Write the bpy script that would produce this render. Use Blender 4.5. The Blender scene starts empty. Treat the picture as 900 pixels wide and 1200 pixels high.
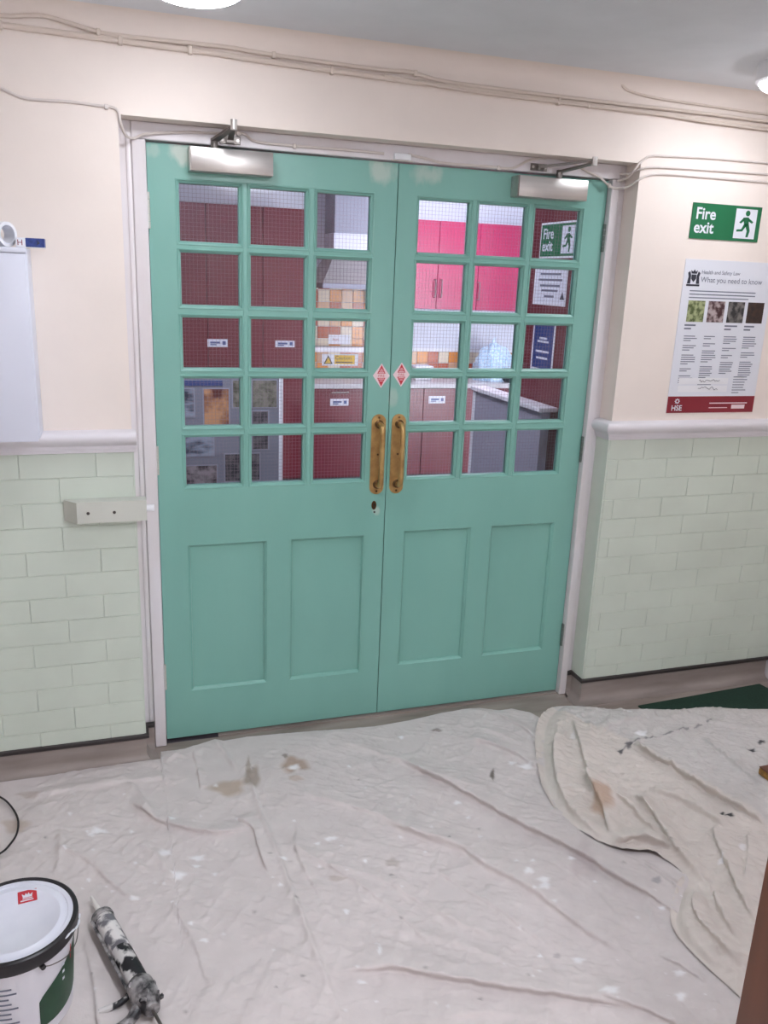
import bpy, bmesh, math, random
import numpy as np
from mathutils import Vector, Matrix
random.seed(7); rng = np.random.RandomState(7)
scene = bpy.context.scene
C = scene.collection
PI = math.pi

# ------------------------------------------------------------------ camera, world, exposure
CAM = np.array([-0.144715, -2.888819, 1.714963])
RX = np.array([0.950728, -0.307624, 0.038516])      # image right
RD = np.array([-0.047956, -0.268663, -0.962040])    # image down
RF = np.array([0.306295, 0.912791, -0.270178])      # forward
FPX = 977.0
cd = bpy.data.cameras.new('camera'); cam = bpy.data.objects.new('camera', cd); C.objects.link(cam)
cd.sensor_fit = 'VERTICAL'; cd.sensor_height = 36.0; cd.lens = 36.0 * FPX / 1200.0
cd.clip_start = 0.02; cd.clip_end = 60
cam.matrix_world = Matrix(((RX[0], -RD[0], -RF[0], CAM[0]), (RX[1], -RD[1], -RF[1], CAM[1]),
                           (RX[2], -RD[2], -RF[2], CAM[2]), (0, 0, 0, 1)))
scene.camera = cam
w = bpy.data.worlds.new('world'); scene.world = w; w.use_nodes = True
w.node_tree.nodes['Background'].inputs[0].default_value = (0.9, 0.94, 1, 1)
w.node_tree.nodes['Background'].inputs[1].default_value = 6.5      # overcast daylight, reaches the hall through fill_window
scene.view_settings.view_transform = 'Standard'; scene.view_settings.look = 'None'
scene.view_settings.gamma = 1.0; scene.view_settings.use_curve_mapping = False
scene.view_settings.exposure = 1.2
HALL_L = 16.5       # radiance of the hall's opal ceiling lamps
KITCHEN_L = 12.5     # radiance of the kitchen's ceiling panels


def px(x, y, axis, v):
    """photo pixel -> point on the plane axis = v"""
    d = RX * (x - 450) / FPX + RD * (y - 600) / FPX + RF
    return CAM + d * (v - CAM[axis]) / d[axis]


# ------------------------------------------------------------------ materials
def lin(c):
    return tuple(((v / 255) / 12.92 if v / 255 <= .04045 else ((v / 255 + .055) / 1.055) ** 2.4) for v in c) + (1,)


def mat(name, rgb, rough=.5, metal=0., var=0., vscale=6., rgb2=None, bump=0., bscale=80., spec=.5, emit=0., stretch=(1, 1, 1), coat=0., sharp=.2):
    m = bpy.data.materials.new(name); m.use_nodes = True
    nt = m.node_tree; N = nt.nodes; L = nt.links
    b = N['Principled BSDF']
    b.inputs['Base Color'].default_value = lin(rgb)
    b.inputs['Roughness'].default_value = rough; b.inputs['Metallic'].default_value = metal
    b.inputs['Specular IOR Level'].default_value = spec
    if coat: b.inputs['Coat Weight'].default_value = coat; b.inputs['Coat Roughness'].default_value = .15
    if emit:
        b.inputs['Emission Color'].default_value = lin(rgb); b.inputs['Emission Strength'].default_value = emit
    if var or rgb2 or bump:
        g = N.new('ShaderNodeNewGeometry'); mp = N.new('ShaderNodeMapping'); L.new(g.outputs['Position'], mp.inputs[0])
        mp.inputs['Scale'].default_value = stretch
    if var or rgb2:
        n = N.new('ShaderNodeTexNoise'); n.inputs['Scale'].default_value = vscale; n.inputs['Detail'].default_value = 5
        L.new(mp.outputs[0], n.inputs['Vector'])
        r = N.new('ShaderNodeMapRange'); r.inputs[1].default_value = .5 - sharp; r.inputs[2].default_value = .5 + sharp
        L.new(n.outputs[0], r.inputs[0])
        mx = N.new('ShaderNodeMix'); mx.data_type = 'RGBA'
        mx.inputs[6].default_value = lin(rgb)
        mx.inputs[7].default_value = lin(rgb2) if rgb2 else lin(tuple(v * (1 - var) for v in rgb))
        L.new(r.outputs[0], mx.inputs[0]); L.new(mx.outputs[2], b.inputs['Base Color'])
    if bump:
        n2 = N.new('ShaderNodeTexNoise'); n2.inputs['Scale'].default_value = bscale; n2.inputs['Detail'].default_value = 3
        L.new(mp.outputs[0], n2.inputs['Vector'])
        bp = N.new('ShaderNodeBump'); bp.inputs['Strength'].default_value = bump; bp.inputs['Distance'].default_value = .002
        L.new(n2.outputs[0], bp.inputs['Height']); L.new(bp.outputs[0], b.inputs['Normal'])
    return m


M = {}
M['cream'] = mat('cream_paint', (240, 228, 219), .6, var=.035, vscale=3, bump=.15, bscale=40)
M['pale_green'] = mat('pale_green_gloss', (209, 218, 205), .3, var=.04, vscale=5, bump=.25, bscale=25)
M['ceiling'] = mat('ceiling_paint', (226, 228, 232), .8, var=.03)
M['white_gloss'] = mat('white_gloss_paint', (226, 222, 226), .32, var=.03, bump=.3, bscale=25, stretch=(1, 1, .25))
M['frame_scuff'] = mat('frame_paint', (226, 222, 226), .32, rgb2=(220, 212, 212), vscale=9, bump=.3, bscale=25, stretch=(1, 1, .25))
M['skirt'] = mat('coved_vinyl', (160, 149, 143), .45, rgb2=(132, 121, 116), vscale=9, stretch=(.35, 1, 2))
M['cap'] = mat('black_capping', (52, 46, 46), .4)
M['vinyl'] = mat('wood_look_vinyl', (168, 155, 147), .4, rgb2=(128, 116, 109), vscale=14, stretch=(.2, 1, 1))
M['dark_gap'] = mat('dark_floor', (58, 52, 52), .6)
M['white'] = mat('white_plastic', (232, 232, 236), .4)
M['box_white'] = mat('enamelled_steel', (214, 216, 228), .4)
M['cable'] = mat('painted_cable', (216, 202, 190), .5)
M['cable_lo'] = mat('painted_cable_pale', (214, 204, 198), .45)
M['steel'] = mat('brushed_steel', (205, 200, 196), .32, .9, var=.08, vscale=60, stretch=(.05, 1, 1))
M['dull_steel'] = mat('dull_steel', (130, 124, 120), .35, .9)
M['brass'] = mat('worn_brass', (214, 180, 122), .36, .8, rgb2=(178, 140, 88), vscale=35)
M['dark_brass'] = mat('dark_brass', (96, 72, 46), .4, .8)
M['hinge'] = mat('painted_hinge', (205, 203, 196), .35, .3)
M['hinge_dark'] = mat('hinge_steel', (110, 120, 116), .4, .5)
M['red'] = mat('sticker_red', (198, 44, 58), .5)
M['sticker_white'] = mat('sticker_white', (240, 214, 218), .5)
M['sign_green'] = mat('sign_green', (20, 106, 66), .45)
M['paper'] = mat('poster_paper', (222, 224, 232), .35)
M['ink'] = mat('ink_grey', (112, 116, 132), .6)
M['ink_dark'] = mat('ink_dark', (52, 54, 66), .6)
M['poster_red'] = mat('poster_red', (132, 26, 42), .45)
M['ph_a'] = mat('photo_field', (164, 172, 128), .5, rgb2=(80, 92, 52), vscale=60, sharp=.09)
M['ph_b'] = mat('photo_kitchen', (176, 160, 160), .5, rgb2=(70, 40, 44), vscale=45, sharp=.09)
M['ph_c'] = mat('photo_workshop', (44, 42, 44), .5, rgb2=(120, 116, 112), vscale=40, sharp=.09)
M['ph_d'] = mat('photo_crate', (66, 44, 34), .5, rgb2=(34, 26, 26), vscale=50)
M['timber_block'] = mat('block_paint', (206, 208, 198), .4, var=.04)
M['screw'] = mat('screw', (84, 80, 76), .4, .7)
M['blue'] = mat('packet_blue', (58, 78, 148), .4, rgb2=(38, 54, 112), vscale=90)
M['mat_green'] = mat('mat_green', (28, 62, 48), .9, var=.25, vscale=200)
M['brown_wood'] = mat('brown_veneer', (118, 72, 50), .35, rgb2=(98, 58, 40), vscale=16, stretch=(1, 1, .12))
M['black'] = mat('black_plastic', (30, 28, 32), .4)
M['bucket_white'] = mat('bucket_white', (214, 212, 218), .35)
M['bucket_lid'] = mat('bucket_lid', (224, 226, 236), .3, rgb2=(214, 216, 228), vscale=14)
M['bucket_green'] = mat('bucket_green', (36, 78, 52), .4, rgb2=(26, 60, 42), vscale=14)
M['nozzle'] = mat('nozzle_white', (220, 216, 212), .4)
M['gunk'] = mat('sealant_smears', (212, 208, 206), .55, rgb2=(26, 25, 30), vscale=30, bump=.7, bscale=70, sharp=.04, stretch=(1, .7, 1))
M['gunk_dark'] = mat('black_gun', (36, 34, 38), .45, rgb2=(170, 166, 166), vscale=34, bump=.9, bscale=80, sharp=.12)
M['tube_grey'] = mat('tube_grey', (226, 222, 220), .45, rgb2=(112, 110, 116), vscale=22, sharp=.05)
M['tan'] = mat('tan_sponge', (170, 124, 60), .8, var=.3, vscale=80)
# beyond the doors
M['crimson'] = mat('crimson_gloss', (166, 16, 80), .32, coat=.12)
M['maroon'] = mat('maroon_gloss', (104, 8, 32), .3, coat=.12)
M['maroon_wall'] = mat('maroon_wall', (104, 34, 42), .6)
M['kwall'] = mat('kitchen_wall', (222, 224, 234), .6)
M['kfloor'] = mat('kitchen_floor', (74, 68, 74), .4)
M['worktop'] = mat('worktop', (196, 194, 196), .35, var=.1, vscale=40)
M['plinth'] = mat('plinth', (40, 30, 36), .5)
M['board_grey'] = mat('display_felt', (128, 130, 142), .9)
M['panel_grey'] = mat('grey_panel', (150, 152, 166), .5)
M['t_orange'] = mat('tile_orange', (216, 138, 58), .2); M['t_rust'] = mat('tile_rust', (176, 84, 48), .2)
M['t_cream'] = mat('tile_cream', (220, 204, 180), .2); M['t_buff'] = mat('tile_buff', (206, 164, 128), .2)
M['grout'] = mat('grout', (206, 196, 186), .8)
M['yellow'] = mat('caution_yellow', (226, 186, 60), .5)
M['navy'] = mat('notice_blue', (38, 62, 122), .45)
M['bag'] = mat('pale_blue_plastic', (206, 224, 238), .3, rgb2=(150, 186, 214), vscale=50, bump=.8, bscale=50)
M['dark_bag'] = mat('dark_inside', (46, 56, 60), .4)
M['ph_sun'] = mat('photo_sunset', (206, 150, 104), .5, rgb2=(100, 34, 30), vscale=11, sharp=.09)
M['ph_tree'] = mat('photo_trees', (84, 84, 66), .5, rgb2=(138, 134, 120), vscale=28, sharp=.09)
M['ph_sea'] = mat('photo_sea', (30, 40, 64), .5, rgb2=(150, 160, 176), vscale=16, stretch=(.5, 1, 1.6), sharp=.09)
M['ph_wreck'] = mat('photo_rocks', (52, 42, 46), .5, rgb2=(150, 140, 142), vscale=18, sharp=.09)
M['ph_mono'] = mat('photo_mono', (104, 98, 102), .5, rgb2=(44, 42, 50), vscale=24, sharp=.09)
M['lamp_opal'] = mat('opal_lamp', (244, 247, 255), .4, emit=HALL_L)
M['kpanel'] = mat('kitchen_light_panel', (244, 240, 255), .4, emit=KITCHEN_L)


def green_paint():
    """green gloss with bare filler patches near the top corners of the leaves"""
    m = mat('green_gloss_paint', (130, 183, 170), .3, rgb2=(125, 177, 165), vscale=5, bump=.12, bscale=30, stretch=(1, 1, .3))
    nt = m.node_tree; N = nt.nodes; L = nt.links
    b = N['Principled BSDF']; src = b.inputs['Base Color'].links[0].from_socket
    g = N.new('ShaderNodeNewGeometry')
    nz = N.new('ShaderNodeTexNoise'); nz.inputs['Scale'].default_value = 26; nz.inputs['Detail'].default_value = 6
    mpp = N.new('ShaderNodeMapping'); mpp.inputs['Scale'].default_value = (1, 1, .35)
    L.new(g.outputs['Position'], mpp.inputs[0]); L.new(mpp.outputs[0], nz.inputs['Vector'])
    total = None
    for (x, z, rx, rz, amt) in ((.098, 2.066, .036, .035, .62), (.762, 2.062, .05, .04, .5), (.935, 2.062, .055, .036, .42),
                           (.02, 2.07, .02, .02, .25), (.845, 1.30, .018, .03, .3), (.79, .868, .017, .016, .4)):
        s = N.new('ShaderNodeVectorMath'); s.operation = 'SUBTRACT'; L.new(g.outputs['Position'], s.inputs[0]); s.inputs[1].default_value = (x, 0, z)
        d = N.new('ShaderNodeVectorMath'); d.operation = 'MULTIPLY'; L.new(s.outputs[0], d.inputs[0]); d.inputs[1].default_value = (1 / rx, 0, 1 / rz)
        l = N.new('ShaderNodeVectorMath'); l.operation = 'LENGTH'; L.new(d.outputs[0], l.inputs[0])
        a = N.new('ShaderNodeMath'); a.operation = 'MULTIPLY_ADD'; L.new(nz.outputs[0], a.inputs[0]); a.inputs[1].default_value = 2.6; a.inputs[2].default_value = -1.3
        q = N.new('ShaderNodeMath'); q.operation = 'ADD'; L.new(l.outputs[1], q.inputs[0]); L.new(a.outputs[0], q.inputs[1])
        r = N.new('ShaderNodeMapRange'); L.new(q.outputs[0], r.inputs[0])
        r.inputs[1].default_value = .55; r.inputs[2].default_value = 1.25; r.inputs[3].default_value = amt; r.inputs[4].default_value = 0
        if total is None: total = r.outputs[0]
        else:
            t = N.new('ShaderNodeMath'); t.operation = 'MAXIMUM'; L.new(total, t.inputs[0]); L.new(r.outputs[0], t.inputs[1]); total = t.outputs[0]
    mx = N.new('ShaderNodeMix'); mx.data_type = 'RGBA'; L.new(total, mx.inputs[0]); L.new(src, mx.inputs[6]); mx.inputs[7].default_value = lin((214, 216, 204))
    L.new(mx.outputs[2], b.inputs['Base Color'])
    return m


M['green'] = green_paint()


def glass_mat():
    m = bpy.data.materials.new('wired_glass'); m.use_nodes = True
    nt = m.node_tree; N = nt.nodes; L = nt.links; N.remove(N['Principled BSDF'])
    t = N.new('ShaderNodeBsdfTransparent'); t.inputs[0].default_value = (.93, .94, .97, 1)
    g = N.new('ShaderNodeBsdfGlossy'); g.inputs['Roughness'].default_value = .06
    f = N.new('ShaderNodeFresnel'); f.inputs[0].default_value = 1.38
    mx = N.new('ShaderNodeMixShader'); L.new(f.outputs[0], mx.inputs[0]); L.new(t.outputs[0], mx.inputs[1]); L.new(g.outputs[0], mx.inputs[2])
    L.new(mx.outputs[0], N['Material Output'].inputs[0])
    return m


M['glass'] = glass_mat()
M['wire'] = mat('glass_wire', (146, 128, 138), .6, 0)


def cloth_mat(name):
    m = bpy.data.materials.new(name); m.use_nodes = True
    nt = m.node_tree; N = nt.nodes; L = nt.links; b = N['Principled BSDF']
    b.inputs['Roughness'].default_value = .9; b.inputs['Specular IOR Level'].default_value = .15
    a = N.new('ShaderNodeVertexColor'); a.layer_name = 'Col'
    g = N.new('ShaderNodeNewGeometry')
    n = N.new('ShaderNodeTexNoise'); n.inputs['Scale'].default_value = 14; n.inputs['Detail'].default_value = 6; L.new(g.outputs['Position'], n.inputs['Vector'])
    r = N.new('ShaderNodeMapRange'); L.new(n.outputs[0], r.inputs[0]); r.inputs[1].default_value = .3; r.inputs[2].default_value = .7
    r.inputs[3].default_value = .94; r.inputs[4].default_value = 1.03
    v = N.new('ShaderNodeVectorMath'); v.operation = 'SCALE'; L.new(a.outputs[0], v.inputs[0]); L.new(r.outputs[0], v.inputs['Scale'])
    L.new(v.outputs[0], b.inputs['Base Color'])
    n2 = N.new('ShaderNodeTexNoise'); n2.inputs['Scale'].default_value = 420; L.new(g.outputs['Position'], n2.inputs['Vector'])
    n3 = N.new('ShaderNodeTexNoise'); n3.inputs['Scale'].default_value = 38; n3.inputs['Detail'].default_value = 4; L.new(g.outputs['Position'], n3.inputs['Vector'])
    ad = N.new('ShaderNodeMath'); ad.operation = 'MULTIPLY_ADD'; L.new(n3.outputs[0], ad.inputs[0]); ad.inputs[1].default_value = 3.0; L.new(n2.outputs[0], ad.inputs[2])
    bp = N.new('ShaderNodeBump'); bp.inputs['Strength'].default_value = .35; bp.inputs['Distance'].default_value = .0015
    L.new(ad.outputs[0], bp.inputs['Height']); L.new(bp.outputs[0], b.inputs['Normal'])
    return m


M['sheet'] = cloth_mat('dust_sheet_cotton')


# ------------------------------------------------------------------ mesh helpers
WL = {}       # world location of each object (none are rotated or scaled)


class MB:
    def __init__(s): s.v = []; s.f = []

    def add(s, v, f):
        o = len(s.v); s.v += [tuple(p) for p in v]; s.f += [tuple(i + o for i in q) for q in f]; return s

    def bm(s, b):
        b.verts.ensure_lookup_table(); b.verts.index_update()
        s.add([v.co[:] for v in b.verts], [[v.index for v in f.verts] for f in b.faces]); b.free(); return s

    def box(s, x0, x1, y0, y1, z0, z1, bev=0., seg=1):
        b = bmesh.new(); bmesh.ops.create_cube(b, size=1)
        for v in b.verts:
            v.co = (x0 + (v.co.x + .5) * (x1 - x0), y0 + (v.co.y + .5) * (y1 - y0), z0 + (v.co.z + .5) * (z1 - z0))
        if bev: bmesh.ops.bevel(b, geom=b.edges[:], offset=bev, segments=seg, affect='EDGES', profile=.5)
        return s.bm(b)

    def tube(s, pts, r, n=8, cap=True):
        P = [Vector(p) for p in pts]; k = len(P)
        rs = r if hasattr(r, '__len__') else [r] * k
        vs = []; fs = []; up = None
        for i in range(k):
            t = (P[min(i + 1, k - 1)] - P[max(i - 1, 0)]).normalized()
            if up is None: up = Vector((0, 0, 1)) if abs(t.z) < .9 else Vector((1, 0, 0))
            a = t.cross(up).normalized(); up = a.cross(t).normalized()
            for j in range(n):
                an = 2 * PI * j / n; vs.append(P[i] + (a * math.cos(an) + up * math.sin(an)) * rs[i])
        for i in range(k - 1):
            for j in range(n):
                fs.append((i * n + j, i * n + (j + 1) % n, (i + 1) * n + (j + 1) % n, (i + 1) * n + j))
        if cap: fs.append(tuple(range(n))[::-1]); fs.append(tuple((k - 1) * n + j for j in range(n)))
        return s.add(vs, fs)

    def cyl(s, a, b, r, n=16): return s.tube([a, b], r, n)

    def lathe(s, prof, c, n=48):
        """prof (r, z) revolved about the vertical through c"""
        vs = []; fs = []; k = len(prof)
        for i in range(n):
            a = 2 * PI * i / n
            for r, z in prof: vs.append((c[0] + r * math.cos(a), c[1] + r * math.sin(a), c[2] + z))
        for i in range(n):
            for j in range(k - 1):
                i2 = (i + 1) % n; fs.append((i * k + j, i2 * k + j, i2 * k + j + 1, i * k + j + 1))
        return s.add(vs, fs)

    def prism(s, poly, ax, a, b):
        """poly of 2-D points extruded along axis ax from a to b"""
        def P(p, t):
            if ax == 0: return (t, p[0], p[1])
            if ax == 1: return (p[0], t, p[1])
            return (p[0], p[1], t)
        n = len(poly); vs = [P(p, a) for p in poly] + [P(p, b) for p in poly]
        fs = [tuple(range(n)), tuple(range(n, 2 * n))[::-1]] + [(i, i + n, (i + 1) % n + n, (i + 1) % n) for i in range(n)]
        return s.add(vs, fs)

    def build(s, name, m, parent=None, smooth=False, **kw):
        return link(name, s.v, s.f, m, parent, smooth, **kw)


def setp(o, label=None, cat=None, group=None, kind=None):
    if label: o['label'] = label
    if cat: o['category'] = cat
    if group: o['group'] = group
    if kind: o['kind'] = kind
    return o


def link(name, v, f, m, parent=None, smooth=False, label=None, cat=None, group=None, kind=None):
    V = np.array(v, float); lo = V.min(0); hi = V.max(0)
    c = np.array(((lo[0] + hi[0]) / 2, (lo[1] + hi[1]) / 2, lo[2]))
    me = bpy.data.meshes.new(name); me.from_pydata((V - c).tolist(), [], f)
    b = bmesh.new(); b.from_mesh(me); bmesh.ops.recalc_face_normals(b, faces=b.faces[:]); b.to_mesh(me); b.free()
    me.materials.append(M[m] if isinstance(m, str) else m)
    if smooth:
        for p in me.polygons: p.use_smooth = True
        me.set_sharp_from_angle(angle=math.radians(40))
    o = bpy.data.objects.new(name, me); C.objects.link(o)
    place(o, c, parent)
    return setp(o, label, cat, group, kind)


def place(o, c, parent):
    WL[o.name] = np.array(c, float)
    o.location = c if parent is None else np.array(c) - WL[parent.name]
    if parent is not None: o.parent = parent


def thing(name, loc, label, cat, group=None, kind=None):
    o = bpy.data.objects.new(name, None); C.objects.link(o); o.empty_display_size = .05
    place(o, loc, None); return setp(o, label, cat, group, kind)


def copy_to(o, c, parent=None, data=True):
    n = o.copy(); C.objects.link(n); place(n, c, parent); return n


def box(name, m, b, parent=None, bev=0., seg=1, **kw):
    return MB().box(*b, bev, seg).build(name, m, parent, smooth=bev > 0, **kw)


def text(body, size, m, at, right, up, parent, name='lettering', align='LEFT', bold=0., depth=.0004):
    """flat lettering: at = anchor point, right / up = world directions"""
    cu = bpy.data.curves.new('t', 'FONT'); cu.body = body; cu.size = size; cu.align_x = align; cu.resolution_u = 3; cu.offset = bold
    to = bpy.data.objects.new('t', cu); C.objects.link(to); dg = bpy.context.evaluated_depsgraph_get()
    me = bpy.data.meshes.new_from_object(to.evaluated_get(dg)); bpy.data.objects.remove(to)
    R = Vector(right); U = Vector(up); A = Vector(at); Nn = R.cross(U) * depth
    v = [A + R * p.co.x + U * p.co.y + Nn for p in me.vertices]; f = [tuple(p.vertices) for p in me.polygons]
    bpy.data.meshes.remove(me)
    return link(name, [tuple(p) for p in v], f, m, parent)


def smooth_path(pts, n=6):
    P = [np.array(p, float) for p in pts]; out = []
    for i in range(len(P) - 1):
        p0 = P[max(i - 1, 0)]; p1 = P[i]; p2 = P[i + 1]; p3 = P[min(i + 2, len(P) - 1)]
        for k in range(n):
            t = k / n
            out.append(.5 * ((2 * p1) + (-p0 + p2) * t + (2 * p0 - 5 * p1 + 4 * p2 - p3) * t * t + (-p0 + 3 * p1 - 3 * p2 + p3) * t ** 3))
    out.append(P[-1]); return [tuple(p) for p in out]


# ------------------------------------------------------------------ the hall: shell
YW = -.10                       # face of the wall the doors stand in
XL, XR = -.082, 1.712           # sides of the door opening
ZS = 2.147                      # soffit over the doors
ZC = 2.415                      # ceiling
XE = 2.74                       # right end of the hall
DW = 1.648; DT = 2.092; DB = .012
S = 'structure'
box('floor', 'vinyl', (-2.6, XE + .1, -4.7, -.012, -.06, 0), kind=S, label='grey wood-look vinyl floor showing at edge of dust sheet', cat='floor')
box('ceiling', 'ceiling', (-2.6, XE + .1, -4.7, .12, ZC, ZC + .1), kind=S, label='plain grey-white hall ceiling above the doors', cat='ceiling')
wl = box('wall_door_left', 'cream', (-2.6, XL, YW, .12, 0, ZC), kind=S, label='cream and pale green wall beside white steel cabinet', cat='wall')
wr = box('wall_door_right', 'cream', (XR, XE, YW, .12, 0, ZC), kind=S, label='cream and pale green wall under the fire exit sign', cat='wall')
wt = box('wall_over_door', 'cream', (XL, XR, YW, .12, ZS, ZC), kind=S, label='cream wall above the green doors carrying cables', cat='wall')
box('wall_left', 'cream', (-2.7, -2.6, -4.7, .12, 0, ZC), kind=S, label='cream side wall of hall away from the doors', cat='wall')
wy0, wy1, wz0, wz1 = -4.55, -2.35, .75, 2.25
t = thing('wall_right', (XE + .05, -2.3, 0), 'cream wall with tall added window at far end past the safety poster', 'wall', kind=S)
box('plaster', 'cream', (XE, XE + .1, wy1, .12, 0, ZC), t); box('plaster', 'cream', (XE, XE + .1, -4.7, wy0, 0, ZC), t)
box('plaster', 'cream', (XE, XE + .1, wy0, wy1, 0, wz0), t); box('plaster', 'cream', (XE, XE + .1, wy0, wy1, wz1, ZC), t)
t = thing('fill_window', (XE + .05, (wy0 + wy1) / 2, wz0), 'white barred window in hall end wall', 'window', kind=S)  # unseen window, added to bring daylight fill onto doors and ceiling
box('window_sill', 'white_gloss', (XE - .05, XE + .1, wy0 - .03, wy1 + .03, wz0 - .03, wz0), t)
for i in range(5):
    y = wy0 + (wy1 - wy0 - .05) * i / 4; box('window_bar', 'white_gloss', (XE + .03, XE + .07, y, y + .05, wz0, wz1), t)
for i in range(4):
    z = wz0 + (wz1 - wz0 - .05) * i / 3; box('window_bar', 'white_gloss', (XE + .032, XE + .068, wy0, wy1, z, z + .05), t)
box('pane', 'glass', (XE + .048, XE + .052, wy0, wy1, wz0, wz1), t)
box('wall_back', 'cream', (-2.6, XE, -4.8, -4.7, 0, ZC), kind=S, label='cream wall facing the green doors', cat='wall')

# coved top corner of the door wall
pf = [(YW, ZC - .06), (YW, ZC)] + [(YW - .06, ZC)] + [(YW - .06 * (1 - math.sin(a)), ZC - .06 * (1 - math.cos(a))) for a in [i * PI / 12 for i in range(1, 6)]]
pf = [(YW, ZC), (YW - .055, ZC)] + [(YW - .055 + .055 * math.sin(a), ZC - .055 + .055 * math.cos(a)) for a in [i * PI / 16 for i in range(1, 8)]] + [(YW, ZC - .055)]
MB().prism(pf, 0, -2.6, XE).build('trim_1', 'cream', smooth=True, kind=S, label='coved plaster joint between door wall and ceiling', cat='cornice')

# glazed bricks painted pale green below the dado
brick_cache = {}


def brick(parent, x0, x1, z0, z1, y):
    wd = round(x1 - x0, 3); ht = round(z1 - z0, 3); j = .0011; jx = .0007
    if wd < .025: return
    key = (wd, ht)
    y -= random.uniform(0, .0012)
    if key not in brick_cache:
        o = MB().box(x0 + jx, x1 - jx, y - .006, y + .004, z0 + j, z1 - j, .0016, 1).build('brick', 'pale_green', parent)
        brick_cache[key] = o
    else:
        copy_to(brick_cache[key], ((x0 + x1) / 2, y - .001, z0 + j), parent)


LV = [.1] + [.161 + .0815 * k for k in range(13)]     # bed joints
for k in range(len(LV) - 1):
    off = -.313 if (len(LV) - 1 - k) % 2 == 0 else -.428
    for (wo, a, b_) in ((wl, -1.35, XL), (wr, XR, XE)):
        e = [off + .23 * n for n in range(-8, 16)]
        e = [a] + [q for q in e if a + .03 < q < b_ - .03] + [b_]
        for q in range(len(e) - 1): brick(wo, e[q], e[q + 1], LV[k], LV[k + 1], YW)
box('brick_backing', 'pale_green', (-1.35, XL, YW - .0035, YW, .1, 1.139), wl)
box('brick_backing', 'pale_green', (XR, XE, YW - .0035, YW, .1, 1.139), wr)
# plastered, green-painted returns of the reveal and the far left of the wall
box('reveal_facing', 'pale_green', (XR - .006, XR, YW - .004, -.002, .1, 1.139), wr)
box('reveal_facing', 'pale_green', (XL, XL + .004, YW - .004, -.002, .1, 1.139), wl)
box('painted_dado_area', 'pale_green', (-2.6, -1.35, YW - .006, YW, .1, 1.139), wl)

# dado rails
def dado_prof(y, s=1):
    return [(y, 1.139), (y - s * .012, 1.139), (y - s * .014, 1.150), (y - s * .020, 1.152), (y - s * .022, 1.163), (y - s * .030, 1.168), (y - s * .040, 1.178),
            (y - s * .044, 1.190), (y - s * .041, 1.201), (y - s * .032, 1.208), (y, 1.212)]
MB().prism(dado_prof(YW), 0, -2.6, XL + .012).build('trim_2', 'white_gloss', smooth=True, kind=S, label='white moulded dado rail under white steel cabinet', cat='dado rail')
d = MB(); pr = dado_prof(YW); v = []; n = len(pr)
for (p, q) in pr: v.append((XE, p, q))
for (p, q) in pr: v.append((XR + (p - YW), p, q))           # mitre at the outer corner
for (p, q) in pr: v.append((XR + (p - YW), -.012, q))
f = [(i + r * n, (i + 1) % n + r * n, (i + 1) % n + (r + 1) * n, i + (r + 1) * n) for r in range(2) for i in range(n)] + [tuple(range(n)), tuple(range(2 * n, 3 * n))]
d.add(v, f).build('trim_3', 'white_gloss', smooth=True, kind=S, label='white moulded dado rail below the safety poster', cat='dado rail')

# coved skirting with black capping strip
def cove(y, s=1):
    pts = [(y, 0), (y, .1), (y - .004, .1), (y - .004, .04)]
    return pts + [(y - .004 - .034 * (1 - math.cos(a)), .04 - .036 * math.sin(a)) for a in [i * PI / 12 for i in range(1, 7)]] + [(y - .06, .003), (y - .06, 0)]


def skirting(name, path_pts, label):
    """extrude the cove along an x/y polyline whose room side is on its right"""
    t = thing(name, (path_pts[0][0], path_pts[0][1], 0), label, 'skirting', kind=S)
    def run(prof):
        P = [Vector((p[0], p[1])) for p in path_pts]; k = len(P); vs = []; fs = []; n = len(prof)
        for i in range(k):
            if i == 0: dd = (P[1] - P[0]).normalized(); nn = Vector((dd.y, -dd.x)); sc = 1
            elif i == k - 1: dd = (P[-1] - P[-2]).normalized(); nn = Vector((dd.y, -dd.x)); sc = 1
            else:
                d1 = (P[i] - P[i - 1]).normalized(); d2 = (P[i + 1] - P[i]).normalized()
                n1 = Vector((d1.y, -d1.x)); n2 = Vector((d2.y, -d2.x)); nn = (n1 + n2).normalized(); sc = 1 / max(.3, nn.dot(n1))
            for (q, z) in prof: vs.append((P[i].x + nn.x * q * sc, P[i].y + nn.y * q * sc, z))
        for i in range(k - 1):
            for j in range(n): fs.append((i * n + j, i * n + (j + 1) % n, (i + 1) * n + (j + 1) % n, (i + 1) * n + j))
        fs.append(tuple(range(n))); fs.append(tuple((k - 1) * n + j for j in range(n)))
        return MB().add(vs, fs)
    cv = [(0, 0), (0, .1), (.004, .1), (.004, .036)] + [(.004 + .03 * (1 - math.cos(a)), .036 - .033 * math.sin(a)) for a in [i * PI / 12 for i in range(1, 7)]] + [(.045, .002), (.045, 0)]
    run(cv).build('coved_vinyl', 'skirt', t, True)
    run([(0, .088), (0, .108), (.008, .108), (.014, .104), (.014, .093), (.008, .088)]).build('capping_strip', 'cap', t, True)
    return t


skirting('baseboard_left', [(-2.6, YW), (XL, YW), (XL, -.028), (-.046, -.028)], 'coved vinyl skirting with black strip along left wall')
skirting('baseboard_right', [(1.682, -.018), (XR, -.018), (XR, YW), (XE - .06, YW)], 'coved vinyl skirting with black strip behind green mat')

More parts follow.
